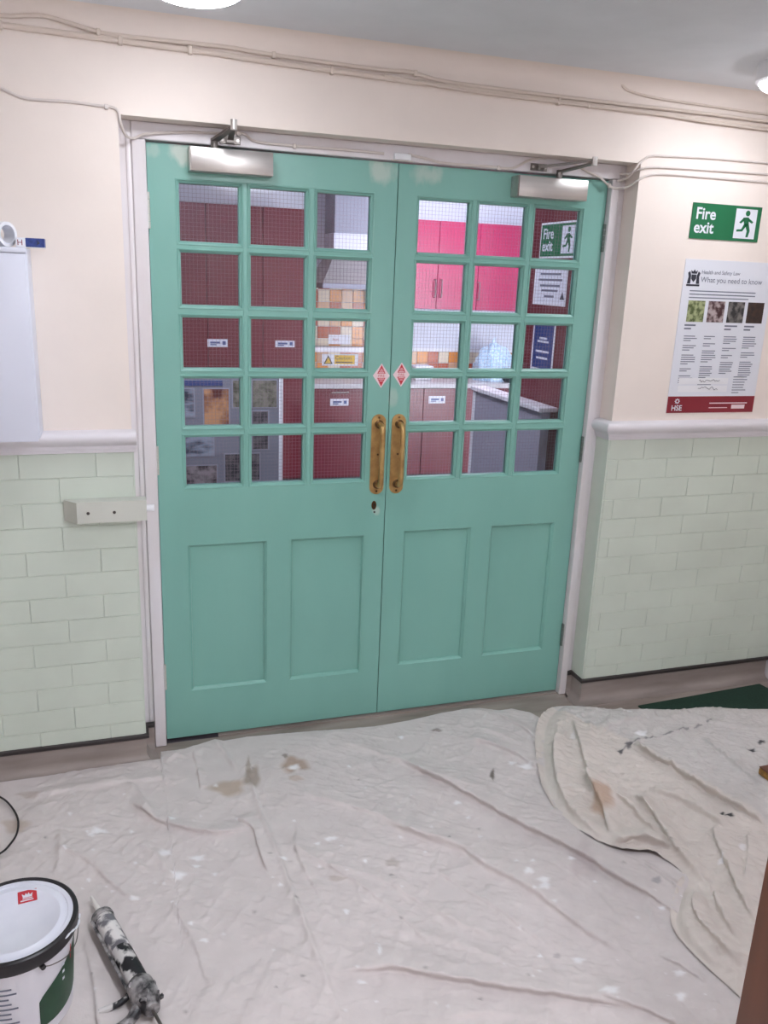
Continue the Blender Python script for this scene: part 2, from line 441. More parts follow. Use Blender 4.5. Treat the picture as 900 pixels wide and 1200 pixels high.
# door frame
t = thing('trim_4', (DW / 2, 0, 0), 'white gloss timber frame around the green double doors', 'door frame', kind=S)
MB().box(-.045, -.003, -.030, .075, 0, DT + .003, .003).build('jamb', 'frame_scuff', t, True)
MB().box(XL, -.045, -.018, .075, .1, ZS, .002).box(-.062, -.045, -.024, -.01, .1, DT + .02, .004, 2).build('casing', 'frame_scuff', t, True)
MB().box(DW + .003, 1.684, -.026, .075, 0, DT + .003, .003).build('jamb', 'frame_scuff', t, True)
MB().box(1.684, XR, -.014, .075, .1, ZS, .002).box(1.684, 1.694, -.021, -.01, .1, DT + .02, .003, 2).build('casing', 'frame_scuff', t, True)
MB().box(-.045, 1.684, -.022, .075, DT + .004, ZS, .003).build('head', 'frame_scuff', t, True)
box('trim_5', 'skirt', (.19, DW, -.012, .05, 0, .006), kind=S, label='grey threshold strip under the green doors', cat='threshold')
box('trim_6', 'white_gloss', (XE - .062, XE, YW - .06, YW, 0, 2.06), bev=.006, seg=2, kind=S, label='white door jamb in corner past the poster', cat='door jamb')

# ------------------------------------------------------------------ the doors
ROWS = [(1.805, 1.980), (1.605, 1.769), (1.398, 1.563), (1.200, 1.362), (.990, 1.160)]
T = .044


def ring(x0, x1, z0, z1, prof):
    """mitred frame; prof = list of (inset, y)"""
    vs = []; fs = []; n = len(prof)
    for (i, y) in prof:
        vs += [(x0 + i, y, z0 + i), (x1 - i, y, z0 + i), (x1 - i, y, z1 - i), (x0 + i, y, z1 - i)]
    for k in range(n):
        k2 = (k + 1) % n
        for c in range(4):
            c2 = (c + 1) % 4; fs.append((k * 4 + c, k * 4 + c2, k2 * 4 + c2, k2 * 4 + c))
    return MB().add(vs, fs)


def leaf(name, x0, x1, cols, panels, mull, rows, pz, label):
    t = thing(name, ((x0 + x1) / 2, 0, DB), label, 'door', kind=S)
    B = .013                                            # width of the glazing mouldings
    gx0 = cols[0][0] - B; gx1 = cols[-1][1] + B; gz0 = rows[-1][0] - B; gz1 = rows[0][1] + B
    px0 = panels[0][0]; px1 = panels[1][1]
    box('stile', 'green', (x0, gx0, 0, T, DB, DT), t)
    box('stile', 'green', (gx1, x1, 0, T, DB, DT), t)
    box('top_rail', 'green', (gx0, gx1, 0, T, gz1, DT), t)
    box('lock_rail', 'green', (gx0, gx1, 0, T, pz[1], gz0), t)
    box('bottom_rail', 'green', (gx0, gx1, 0, T, DB, pz[0]), t)
    if px0 > gx0: box('stile_edge', 'green', (gx0, px0, 0, T, pz[0], pz[1]), t)
    if px1 < gx1: box('stile_edge', 'green', (px1, gx1, 0, T, pz[0], pz[1]), t)
    box('mullion', 'green', (panels[0][1], panels[1][0], 0, T, pz[0], pz[1]), t)
    for (a, b) in panels:
        box('panel', 'green', (a, b, .013, .031, pz[0], pz[1]), t)
        ring(a, b, pz[0], pz[1], [(0, -.0005), (.003, -.0005), (.005, .003), (.011, .0065), (.013, .0125), (.013, .016), (0, .016)]).build('panel_moulding', 'green', t, True)
    # glazing bars
    for i in range(2):
        a, b = cols[i][1] + B, cols[i + 1][0] - B
        box('glazing_bar', 'green', (a, b, .001, T, gz0, gz1), t, .0015)
    for i in range(4):
        a, b = rows[i + 1][1] + B, rows[i][0] - B
        for (c0, c1) in cols: box('glazing_bar', 'green', (c0 - B, c1 + B, .001, T, a, b), t)
    for (a, b) in cols:
        for (c, d) in rows:
            ring(a - B, b + B, c - B, d + B, [(-.0004, .0005), (.0015, -.0015), (.0045, -.0005), (.006, .0045), (.0115, .008), (B, .0135), (B, .018), (-.0004, .018)]).build('glazing_bead', 'green', t, True)
            ring(a - B, b + B, c - B, d + B, [(0, .026), (B, .026), (B, .031), (0, .043)]).build('glazing_bead', 'green', t)
            pn = box('pane', 'glass', (a - .004, b + .004, .0185, .0245, c - .004, d + .004), t)
            wm = MB(); r = .00037; sp = .0127
            xx = a + random.uniform(.002, .01)
            while xx < b: wm.box(xx - r, xx + r, .0212, .0218, c, d); xx += sp
            zz = c + random.uniform(.002, .01)
            while zz < d: wm.box(a, b, .0212, .0218, zz - r, zz + r); zz += sp
            wm.build('wire_mesh', 'wire', pn, kind='stuff')
    # sealing felt behind, hinges
    return t


CL = [(.097, .285), (.325, .508), (.550, .734)]
CR = [(.913, 1.101), (1.140, 1.324), (1.364, 1.549)]
dl = leaf('door_1', 0, .8265, CL, [(.091, .380), (.463, .756)], None, ROWS, (.198, .775), 'green leaf with keyhole, hinged by white steel cabinet')
dr = leaf('door_2', .8295, DW, CR, [(.906, 1.193), (1.276, 1.564)], None, [(a + .002, b + .001) for a, b in ROWS], (.210, .782), 'green leaf without keyhole, hinged beside fire exit sign')
box('rebate_strip', 'green', (.812, .844, .044, .050, DB, DT), dl)


def pull(parent, x, dx):
    z0, z1, hw = .932, 1.234, .027
    poly = [(x + hw * math.cos(a), z1 - hw + hw * math.sin(a)) for a in [i * PI / 12 for i in range(13)]] + \
           [(x + hw * math.cos(a), z0 + hw + hw * math.sin(a)) for a in [PI + i * PI / 12 for i in range(13)]]
    pl = MB().prism(poly, 1, -.0035, .0).build('handle_plate', 'brass', parent, True, label='worn brass pull-handle plate')
    a, b = 1.197, .970
    pth = [(x + dx, -.002, a), (x + dx, -.022, a), (x + dx, -.038, a - .006), (x + dx, -.046, a - .022), (x + dx, -.0475, a - .06), (x + dx, -.0485, (a + b) / 2),
           (x + dx, -.0475, b + .06), (x + dx, -.046, b + .022), (x + dx, -.038, b + .006), (x + dx, -.022, b), (x + dx, -.002, b)]
    MB().tube(smooth_path(pth, 4), .0098, 14).build('grip', 'brass', pl, True)
    for z in (a, b): MB().tube([(x + dx, -.003, z), (x + dx, -.007, z), (x + dx, -.010, z)], [.017, .016, .011], 16).build('boss', 'dark_brass', pl, True)
    for z in (1.222, 1.084, .944): MB().cyl((x, -.004, z), (x, -.0046, z), .0042, 10).build('screw', 'dark_brass', pl)


pull(dl, .790, .002); pull(dr, .868, .002)
k = MB().prism([(.783 + .0095 * math.cos(a), .889 + .017 * math.sin(a)) for a in [i * PI / 10 for i in range(20)]], 1, -.003, 0).build('keyhole_plate', 'dark_brass', dl, True)
MB().prism([(.783 + .003 * math.cos(a), .892 + .004 * math.sin(a)) for a in [i * PI / 8 for i in range(16)]], 1, -.0034, -.003).box(.7817, .7843, -.0034, -.003, .878, .892).build('keyhole', 'black', k)
MB().cyl((.786, -.002, .862), (.786, .0, .862), .004, 10).build('screw', 'screw', dl)

for par, x, zc in ((dl, .7935, 1.374), (dr, .870, 1.378)):
    hw, hh = .032, .044
    st = MB().prism([(x - hw, zc), (x, zc - hh), (x + hw, zc), (x, zc + hh)], 1, -.0006, 0).build('fire_door_sticker', 'sticker_white', par, label='red and white diamond fire door sticker')
    q = .0105
    MB().prism([(x - hw + q + .0058, zc + .0075), (x + hw - q - .0058, zc + .0075), (x, zc + hh - .0055)], 1, -.0009, -.0005).build('red_field', 'red', st)
    MB().prism([(x - hw + q + .0058, zc - .0075), (x, zc - hh + .0055), (x + hw - q - .0058, zc - .0075)], 1, -.0009, -.0005).build('red_field', 'red', st)
    pb = MB()
    for (wd, z) in ((.008, .0225), (.015, .0165), (.020, .0108), (.021, -.0115), (.012, -.0185)): pb.box(x - wd / 2, x + wd / 2, -.0012, -.0009, zc + z - .0012, zc + z + .0012)
    pb.build('small_print', 'sticker_white', st)
    text('FIRE', .0135, 'red', (x, -.0008, zc - .0047), (1, 0, 0), (0, 0, 1), st, align='CENTER')

for par, x, zs, mm in ((dl, -.0015, ((1.836, 1.946), (1.035, 1.135), (.222, .322)), 'hinge'), (dr, DW + .0015, ((1.84, 1.94), (1.03, 1.135), (.225, .325)), 'hinge_dark')):
    for (a, b) in zs:
        h = None
        st_ = (b - a) / 5
        for i in range(5):
            mb = MB().cyl((x, -.0065, a + i * st_ + .0006), (x, -.0065, a + (i + 1) * st_ - .0006), .0068, 14)
            if i == 0:
                h = mb.build('hinge', mm, par, True)
            else: mb.build('knuckle', mm, h, True)


# door closers: cover on the leaf, arm to the frame
def closer(x0, x1, z0, z1, spx, elbow, foot, label):
    t = thing('door_closer', ((x0 + x1) / 2, 0, z0), label, 'door closer')
    MB().box(x0, x1, -.058, -.0012, z0, z1, .0025, 2).build('cover', 'steel', t, True)
    MB().box(x0 + .001, x0 + .006, -.0585, -.002, z0 + .001, z1 - .001).build('end_cap', 'dull_steel', t)
    sp = (spx, -.032, z1)
    MB().cyl((spx, -.032, z1 - .002), (spx, -.032, z1 + .030), .011, 16).build('spindle', 'dull_steel', t, True)
    e = Vector(elbow)
    def bar(a, b, wd, th, nm, m):
        a = Vector(a); b = Vector(b); d = (b - a); L_ = d.length; d.normalize(); s = d.cross(Vector((0, 0, 1))).normalized(); u = s.cross(d)
        vs = []
        for tt in (0, 1):
            p = a + d * (L_ * tt); wdd = wd * (1 if tt == 0 else .75)
            for (i, j) in ((-1, -1), (1, -1), (1, 1), (-1, 1)): vs.append(p + s * i * wdd / 2 + u * j * th / 2)
        return MB().add([tuple(q) for q in vs], [(0, 1, 2, 3), (4, 5, 6, 7), (0, 1, 5, 4), (1, 2, 6, 5), (2, 3, 7, 6), (3, 0, 4, 7)]).build(nm, m, t)
    bar((spx, -.032, z1 + .024), e + Vector((0, 0, -.006)), .024, .007, 'main_arm', 'dull_steel')
    bar(foot, e + Vector((0, 0, .004)), .019, .007, 'forearm', 'dull_steel')
    MB().cyl(e + Vector((0, 0, -.014)), e + Vector((0, 0, .014)), .010, 14).build('elbow_pin', 'steel', t, True)
    f = Vector(foot)
    MB().box(f.x - .033, f.x + .033, -.0262, -.0222, f.z - .012, f.z + .012, .0015).box(f.x - .012, f.x + .012, f.y - .008, -.0255, f.z - .010, f.z + .004).build('foot_bracket', 'dull_steel', t, True)
    for s in (-1, 1): MB().cyl((f.x + s * .024, -.0285, f.z), (f.x + s * .024, -.026, f.z), .005, 10).build('screw', 'steel', t)


closer(.125, .387, 2.013, 2.084, .205, tuple(px(274, 146, 1, -.20)), (.255, -.036, 2.114), 'steel door closer with raised short arm, on keyhole leaf')
closer(1.252, 1.532, 2.010, 2.080, 1.425, tuple(px(697, 189, 1, -.155)), (1.345, -.036, 2.114), 'steel door closer with long sideways arm, beside fire exit wall')
t = thing('door_contact', (.830, -.03, 2.098), 'small white door contact box on frame head', 'sensor')
MB().box(.800, .858, -.040, -.0225, 2.098, 2.118, .003, 2).build('contact_body', 'white', t, True)
MB().box(.79, .868, -.030, -.0225, 2.0945, 2.0985, .001).build('base_plate', 'cable_lo', t)

# ------------------------------------------------------------------ cables on the wall and frame
def cable(pts, r, m, label, group=None, clips=(), n=5):
    t = thing('cable', tuple(pts[0]), label, 'cable', group)
    sp = smooth_path(pts, n)
    MB().tube(sp, r, 8).build('sheath', m, t, True)
    for c in clips:
        p = sp[min(int(c * (len(sp) - 1)), len(sp) - 1)]
        MB().box(p[0] - .006, p[0] + .006, p[1] - r - .0015, p[1] + r, p[2] - r - .004, p[2] + r + .002, .002).build('clip', m, t, True)
    return t


def wp(lst, off): return [px(x, y, 1, YW - off) for x, y in lst]


cable(wp([(-120, 12), (0, 29), (60, 37), (130, 46), (180, 53), (250, 62), (300, 70), (450, 91), (560, 106), (680, 122), (820, 139), (960, 156)], .009), .0085, 'cable',
      'thick cream cable along upper wall, lowest of the bundle', 'cable bundle under the ceiling', (.1, .3, .42, .6, .8))
cable(wp([(-120, 4), (0, 18), (45, 18), (75, 25), (110, 36), (135, 41), (180, 46), (265, 55), (300, 61), (360, 70), (450, 82), (480, 84), (520, 95), (600, 106), (690, 117), (740, 123), (820, 132), (960, 150)], .012), .0062, 'cable',
      'thin cream cable bowing away above the thick one', 'cable bundle under the ceiling', (.25, .5, .66))
cable(wp([(450, 88), (500, 98), (560, 108), (690, 124), (760, 132), (830, 143), (960, 160)], .016), .0042, 'cable', 'thin cream cable crossing in front of the thick one', 'cable bundle under the ceiling', (.5,))
cable(wp([(727, 97), (733, 104), (745, 109), (775, 116), (830, 124), (960, 143)], .006), .0045, 'cable', 'short cream cable looping down from the ceiling above fire exit sign', 'cable bundle under the ceiling')
p1 = [px(x, y, 1, YW - .004) for x, y in ((-120, 60), (-40, 88), (0, 103), (25, 114), (45, 117), (80, 119), (110, 123), (132, 126), (139, 132), (141, 143))]
p1 += [np.array(px(147, 158, 1, -.07)), np.array(px(157, 162, 1, -.035)), np.array(px(172, 157, 1, -.03))]
p1 += [px(x, y, 1, -.0265) for x, y in ((215, 155), (250, 156), (285, 157), (300, 166), (345, 171), (410, 176), (450, 180))]
cable(p1, .0042, 'cable_lo', 'pale cable dropping from left wall onto frame head', None, (.35, .78, .9))
p2 = [px(x, y, 1, -.0265) for x, y in ((478, 181), (500, 186), (520, 191), (570, 195), (600, 197), (620, 188), (645, 185), (668, 190), (690, 202), (703, 208), (712, 216))]
p2 += [px(722, 221, 1, -.03), px(735, 219, 1, -.07), px(748, 211, 1, -.106)] + wp([(758, 206), (775, 204), (820, 207), (960, 219)], .004)
cable(p2, .0042, 'cable_lo', 'pale cable running from door contact to fire exit wall', None, (.2, .6))
cable([px(724, 212, 1, -.03), px(736, 208, 1, -.07), px(744, 198, 1, -.106)] + wp([(752, 189), (762, 183), (780, 183), (840, 186), (960, 197)], .004), .0040, 'cable_lo', 'topmost of the pale cables bending round the wall corner', 'cables at wall corner')
cable([px(727, 204, 1, -.03), px(738, 203, 1, -.07), px(751, 198, 1, -.106)] + wp([(770, 196), (840, 200), (960, 209)], .004), .0040, 'cable_lo', 'middle pale cable leaving the frame for the wall', 'cables at wall corner')

# ------------------------------------------------------------------ ceiling lamps
def lamp(x, y, label, r=.125):
    t = thing('ceiling_lamp', (x, y, ZC - .1), label, 'lamp', 'round opal ceiling lamps')
    MB().lathe([(0, 0), (r * 1.06, 0), (r * 1.06, -.050), (r * .98, -.056), (0, -.056)][::-1], (x, y, ZC - .0005), 40).build('lamp_base', 'white', t, True)
    pr = [(r * .96 * math.cos(a), -.054 - .036 * math.sin(a)) for a in [i * PI / 20 for i in range(11)]]
    MB().lathe(pr, (x, y, ZC), 40).build('diffuser', 'lamp_opal', t, True)


lamp(.09, -.625, 'round opal ceiling lamp above the keyhole leaf')
lamp(1.98, -.52, 'round opal ceiling lamp near the fire exit sign')
lamp(.55, -2.1, 'added opal fill lamp, out of view over the middle of the dust sheet', .26)  # unseen lamp, added to light the sheet from above
lamp(.9, -3.7, 'added opal fill lamp, out of view far back in the hall', .26)  # unseen lamp, added as fill from behind the camera

# ------------------------------------------------------------------ things on the left wall
t = thing('wall_cabinet', (-.62, -.175, 1.206), 'white steel cabinet fixed to wall above dado rail', 'cabinet')
MB().box(-.90, -.347, -.244, YW - .0008, 1.2125, 1.757, .003, 2).build('body', 'box_white', t, True)
MB().box(-.895, -.352, -.2505, -.2442, 1.206, 1.742, .002, 2).build('front_cover', 'box_white', t, True)
MB().box(-.90, -.347, -.254, -.2445, 1.743, 1.758, .003, 2).build('top_lip', 'box_white', t, True)
c = px(8, 277, 1, -.20); rr = .034; zc = 1.7585 + rr
t = thing('tape_roll', (c[0], -.2, 1.7585), 'white tape roll standing on top of wall cabinet', 'tape')
ax = Vector((.75, -.66, 0)).normalized(); ce = Vector((c[0] - .012, -.19, zc))
def ringtube(ro, ri, h, nm, m):
    s = ax.cross(Vector((0, 0, 1))).normalized(); vs = []; fs = []; n = 32
    for i in range(n):
        a = 2 * PI * i / n; dv = s * math.cos(a) + Vector((0, 0, 1)) * math.sin(a)
        for (r, hh) in ((ro, -h), (ro, h), (ri, h), (ri, -h)): vs.append(tuple(ce + dv * r + ax * hh))
    for i in range(n):
        for j in range(4): fs.append((i * 4 + j, i * 4 + (j + 1) % 4, ((i + 1) % n) * 4 + (j + 1) % 4, ((i + 1) % n) * 4 + j))
    return MB().add(vs, fs).build(nm, m, t, True)
ringtube(rr, .027, .020, 'tape_winding', 'white'); ringtube(.0268, .0248, .0205, 'core', 'paper')
t = thing('packet', (-.335, -.19, 1.7585), 'small blue and white packet jutting over cabinet edge', 'packet')
MB().box(-.376, -.3505, -.215, -.165, 1.7588, 1.785, .001).build('white_end', 'white', t, True)
MB().box(-.3505, -.300, -.215, -.165, 1.7605, 1.785, .001).build('blue_sleeve', 'blue', t, True)
box('white_edge', 'white', (-.3505, -.300, -.2155, -.1645, 1.7588, 1.7605), t)
text('H', .022, 'poster_red', (-.373, -.2152, 1.7645), (1, 0, 0), (0, 0, 1), t)
MB().prism([(-.322, 1.766), (-.312, 1.772), (-.322, 1.781), (-.318, 1.773)], 1, -.2156, -.2148).build('emblem', 'ink_dark', t)

t = thing('door_holder_block', (-.17, -.13, .919), 'pale painted timber block with white peg, screwed to brick wall', 'wall block')
MB().prism([(-.262, -.160), (-.047, -.160), (-.047, YW - .0082), (-.30, YW - .0082), (-.302, -.115)], 2, .919, .988).build('timber_block', 'timber_block', t)
for x in (-.228, -.148): MB().cyl((x, -.1612, .952), (x, -.1598, .952), .0052, 12).build('screw', 'screw', t)
MB().cyl((-.0475, -.135, .955), (-.022, -.135, .955), .0115, 16).build('peg', 'white', t, True)

# ------------------------------------------------------------------ sign and poster on the right wall
def exit_sign(o, right, up, wd, ht, label, frame=None):
    """o = lower left corner on the wall, out = away from wall"""
    R = Vector(right); U = Vector(up); Nn = R.cross(U); o = Vector(o)
    def slab(x0, x1, z0, z1, d0, d1, nm, m, par, **kw):
        vs = [o + R * a + U * b + Nn * c for c in (d0, d1) for (a, b) in ((x0, z0), (x1, z0), (x1, z1), (x0, z1))]
        return MB().add([tuple(v) for v in vs], [(0, 1, 2, 3), (4, 5, 6, 7), (0, 1, 5, 4), (1, 2, 6, 5), (2, 3, 7, 6), (3, 0, 4, 7)]).build(nm, m, par, **kw)
    def flat(poly, d, nm, m, par):
        vs = [o + R * a + U * b + Nn * c for c in (d, d + .0004) for (a, b) in poly]; n = len(poly)
        return MB().add([tuple(v) for v in vs], [tuple(range(n)), tuple(range(n, 2 * n))] + [(i, (i + 1) % n, (i + 1) % n + n, i + n) for i in range(n)]).build(nm, m, par)
    t = thing('fire_exit_sign', tuple(o + R * wd / 2), label, 'sign')
    if frame: slab(-.008, wd + .008, -.008, ht + .008, .001, .003, 'border', frame, t)
    slab(0, wd, 0, ht, .001, .0042, 'sign_plate', 'sign_green', t)
    s = ht / .127
    text('Fire', .058 * s, 'paper', o + R * .016 * s + U * .071 * s + Nn * .0044, R, U, t, bold=.0012)
    text('exit', .058 * s, 'paper', o + R * .014 * s + U * .022 * s + Nn * .0044, R, U, t, bold=.0012)
    x = wd - .118 * s
    slab(x, x + .098 * s, .010 * s, ht - .010 * s, .0042, .0047, 'doorway_symbol', 'paper', t)
    mn = lambda pts: flat([(x + (a * 1.35 + .006) * s, b * s) for a, b in pts], .0049, 'running_figure', 'sign_green', t)
    mn([(.036 + .008 * math.cos(a), .102 + .0105 * math.sin(a)) for a in [i * PI / 7 for i in range(14)]])
    mn([(.022, .086), (.040, .088), (.044, .060), (.028, .058)])
    mn([(.030, .062), (.044, .062), (.050, .040), (.046, .016), (.038, .016), (.040, .038)])
    mn([(.027, .062), (.038, .060), (.024, .036), (.004, .034), (.004, .042), (.020, .044)])
    mn([(.040, .086), (.058, .072), (.054, .066), (.038, .076)])
    mn([(.024, .086), (.010, .068), (.016, .064), (.030, .078)])
    return t


exit_sign((1.955, YW, 1.903), (1, 0, 0), (0, 0, 1), .315, .127, 'green fire exit sign on cream wall above safety poster')

t = thing('safety_poster', (2.165, YW, 1.241), 'health and safety law poster with red foot on cream wall', 'poster')
x0, x1, z0, z1 = 1.955, 2.375, 1.241, 1.829
box('poster_sheet', 'paper', (x0, x1, YW - .003, YW - .0005, z0, z1), t)
box('red_footer', 'poster_red', (x0, x1, YW - .0034, YW - .003, z0, z0 + .066), t)
yf = YW - .0034
text('Health and Safety Law', .020, 'ink', (x0 + .078, yf, z1 - .052), (1, 0, 0), (0, 0, 1), t)
text('What you need to know', .0290, 'ink', (x0 + .078, yf, z1 - .083), (1, 0, 0), (0, 0, 1), t)
text('HSE', .030, 'paper', (x0 + .020, yf - .0004, z0 + .010), (1, 0, 0), (0, 0, 1), t, bold=.0005)
MB().prism([((x0 + .045) + (.014 if i % 2 == 0 else .008) * math.cos(i * PI / 8), z0 + .047 + (.012 if i % 2 == 0 else .007) * math.sin(i * PI / 8)) for i in range(16)], 1, yf - .0006, yf).build('star_emblem', 'paper', t)
MB().prism([((x0 + .045) + .005 * math.cos(i * PI / 6), z0 + .047 + .005 * math.sin(i * PI / 6)) for i in range(12)], 1, yf - .001, yf - .0005).build('star_centre', 'poster_red', t)
# royal arms-like crest: shield, two supporters, crown
cx, cz = x0 + .045, z1 - .068
cr = MB().prism([(cx - .011, cz + .012), (cx + .011, cz + .012), (cx + .011, cz - .004), (cx, cz - .016), (cx - .011, cz - .004)], 1, yf - .0004, yf)
for s in (-1, 1):
    cr.prism([(cx + s * .013, cz - .022), (cx + s * .028, cz - .022), (cx + s * .024, cz + .004), (cx + s * .028, cz + .018), (cx + s * .019, cz + .024), (cx + s * .013, cz + .008)], 1, yf - .0004, yf)
cr.prism([(cx - .012, cz + .015), (cx + .012, cz + .015), (cx + .015, cz + .028), (cx + .006, cz + .022), (cx, cz + .031), (cx - .006, cz + .022), (cx - .015, cz + .028)], 1, yf - .0004, yf)
cr.box(cx - .03, cx + .03, yf - .0004, yf, cz - .031, cz - .024)
cr.build('crest', 'ink_dark', t)
pb = MB()
def lines(xa, xb, zt, n, sp=.0085, h=.0034):
    for i in range(n):
        e = xb - (random.uniform(0, .25) * (xb - xa) if i < n - 1 else .5 * (xb - xa)); pb.box(xa, e, yf, yf + .0004, zt - i * sp - h, zt - i * sp)
for i in range(3): pb.box(x0 + .035, x0 + .345 - .03 * (i == 2), yf, yf + .0004, z1 - .118 - i * .0125, z1 - .114 - i * .0125)
photos = ('ph_a', 'ph_b', 'ph_c', 'ph_d')
for i in range(4):
    a = x0 + .036 + i * .094
    box('photograph', photos[i], (a, a + .078, yf - .0004, yf + .0004, z1 - .232, z1 - .152), t)
    if i != 1: lines(a - .004, a + .06, z1 - .242, 2, .013, .006)
    zt = z1 - .285
    for nl in ((3, 3, 5, 2, 4), (2, 2, 6, 6, 5), (4, 2, 2, 6), (6, 3, 8))[i]:
        lines(a, a + .068, zt, nl); zt -= nl * .0085 + .011
pb.build('small_print', 'ink', t)
for zz in (z0 + .084, z0 + .114):
    box('name_box', 'white', (x0 + .040, x0 + .275, yf - .0002, yf + .0006, zz, zz + .025), t)
sq = MB()
for (xa, zz, n) in ((x0 + .135, z0 + .122, 16), (x0 + .135, z0 + .092, 15)):
    pth = [(xa + i * .0058 + (.012 if i > n / 2.4 else 0), yf - .0008, zz + .004 + random.uniform(-.005, .008)) for i in range(n)]
    sq.tube(smooth_path(pth, 3), .0009, 4)
sq.build('handwriting', 'ink_dark', t)
pb = MB(); lines(x0 + .30, x0 + .37, z0 + .145, 7, .0105); pb.build('small_print', 'ink', t)
pb = MB()
pb.box(x0 + .20, x0 + .385, yf - .0006, yf, z0 + .036, z0 + .040).box(x0 + .20, x0 + .29, yf - .0006, yf, z0 + .018, z0 + .021).box(x0 + .31, x0 + .375, yf - .0006, yf, z0 + .015, z0 + .031)
pb.build('footer_print', 'sticker_white', t)

# ------------------------------------------------------------------ dust sheets
def poly_dist(X, Y, pts):
    """distance, signed side and 0..1 position along a polyline"""
    best = np.full(X.shape, 1e9); side = np.zeros(X.shape); pos = np.zeros(X.shape)
    P = np.array(pts); seg = np.linalg.norm(np.diff(P, axis=0), axis=1); tot = seg.sum(); acc = 0
    for i in range(len(P) - 1):
        a, b = P[i], P[i + 1]; d = b - a; l2 = d @ d
        t = np.clip(((X - a[0]) * d[0] + (Y - a[1]) * d[1]) / l2, 0, 1)
        dx = X - a[0] - t * d[0]; dy = Y - a[1] - t * d[1]; di = np.hypot(dx, dy)
        m = di < best
        best[m] = di[m]; side[m] = np.sign(d[0] * (Y - a[1]) - d[1] * (X - a[0]))[m]; pos[m] = ((acc + t * seg[i]) / tot)[m]
        acc += seg[i]
    return best, side, pos


def fold(X, Y, pix, h, wl_, wr_, zf=.012, lean=.85):
    """fold ridge along photo pixels; wl_/wr_ = width on its left / right side; the crest leans over to the right"""
    pts = smooth_path([px(a, b, 2, zf)[:2] for a, b in pix], 5)
    d, s, p = poly_dist(X, Y, pts)
    wd = np.where(s > 0, wl_, wr_); ta = np.clip(np.minimum(p, 1 - p) * 5, 0, 1); ta = ta * ta * (3 - 2 * ta)
    g = h * ta * np.exp(-(d / wd) ** 1.6)
    P = np.array(pts); dv = P[-1] - P[0]; dv = dv / np.linalg.norm(dv); nr = np.array((dv[1], -dv[0]))
    k = lean * h * ta * np.exp(-(d / np.where(s > 0, wl_ * .6, wr_)) ** 2) if wl_ > wr_ * 1.5 else 0 * g
    return g, k * nr[0], k * nr[1]


def waves(X, Y, n, lo, hi, amp, seed, ridged=False):
    r = np.random.RandomState(seed); H = np.zeros(X.shape)
    for i in range(n):
        L_ = math.exp(r.uniform(math.log(lo), math.log(hi))); a = r.uniform(0, PI); ph = r.uniform(0, 6.28)
        wx = .35 * L_ * np.sin(2 * PI * Y / (L_ * 2.7) + r.uniform(0, 6.28))
        sn = np.sin(2 * PI * ((X + wx) * math.cos(a) + (Y + wx) * math.sin(a)) / L_ + ph)
        if ridged: sn = (1 - np.abs(sn)) ** 3 - .3
        H += amp * (L_ / hi) ** .8 * sn
    return H / math.sqrt(n) * 1.4


def blob(Cc, X, Y, x, y, rx, ry, col, amt, seed=0, zf=.012, wob=.25, soft=.25):
    c = px(x, y, 2, zf); e = px(x + rx, y, 2, zf); g = px(x, y + ry, 2, zf)
    A = np.array([[e[0] - c[0], g[0] - c[0]], [e[1] - c[1], g[1] - c[1]]]); Ai = np.linalg.inv(A)
    u = Ai[0, 0] * (X - c[0]) + Ai[0, 1] * (Y - c[1]); v_ = Ai[1, 0] * (X - c[0]) + Ai[1, 1] * (Y - c[1])
    an = np.arctan2(v_, u); q = np.hypot(u, v_) * (1 + wob * np.sin(3 * an + seed) * .6 + wob * np.sin(5 * an + 2 * seed) * .4)
    k = np.clip((1 + soft - q) / (2 * soft), 0, 1)[..., None] * amt
    Cc[:] = Cc * (1 - k) + np.array(lin(col)[:3]) * k


def sheet_object(name, X, Y, Z, Cc, label, cat):
    ny, nx = X.shape
    v = np.stack([X, Y, Z], -1).reshape(-1, 3)
    idx = np.arange(nx * ny).reshape(ny, nx)
    f = np.stack([idx[:-1, :-1], idx[:-1, 1:], idx[1:, 1:], idx[1:, :-1]], -1).reshape(-1, 4)
    c = np.array(((v[:, 0].min() + v[:, 0].max()) / 2, (v[:, 1].min() + v[:, 1].max()) / 2, 0))
    me = bpy.data.meshes.new(name); me.from_pydata((v - c).tolist(), [], f.tolist()); me.update()
    ca = me.color_attributes.new('Col', 'FLOAT_COLOR', 'POINT')
    cc = np.concatenate([Cc.reshape(-1, 3), np.ones((nx * ny, 1))], 1).astype(np.float32); ca.data.foreach_set('color', cc.ravel())
    me.polygons.foreach_set('use_smooth', np.ones(len(me.polygons), bool)); me.materials.append(M['sheet'])
    if me.polygons[0].normal.z < 0: me.flip_normals()
    o = bpy.data.objects.new(name, me); C.objects.link(o); place(o, c, None)
    return setp(o, label, cat)


BUCKET = (-.414, -1.125)
HEAP_L = [(668, 823), (655, 829), (645, 839), (639, 856), (637, 880), (640, 908), (648, 934), (660, 955), (678, 973), (700, 987), (725, 998), (748, 1004),
          (776, 1006), (806, 1024), (801, 1042), (795, 1062), (793, 1080), (801, 1100), (830, 1130), (862, 1158), (890, 1185)]
hl = np.array(smooth_path([px(a, b, 2, .02)[:2] for a, b in HEAP_L], 5)); hl = hl[np.argsort(-hl[:, 1])]
heap_x = lambda y: np.interp(-y, -hl[:, 1], hl[:, 0])

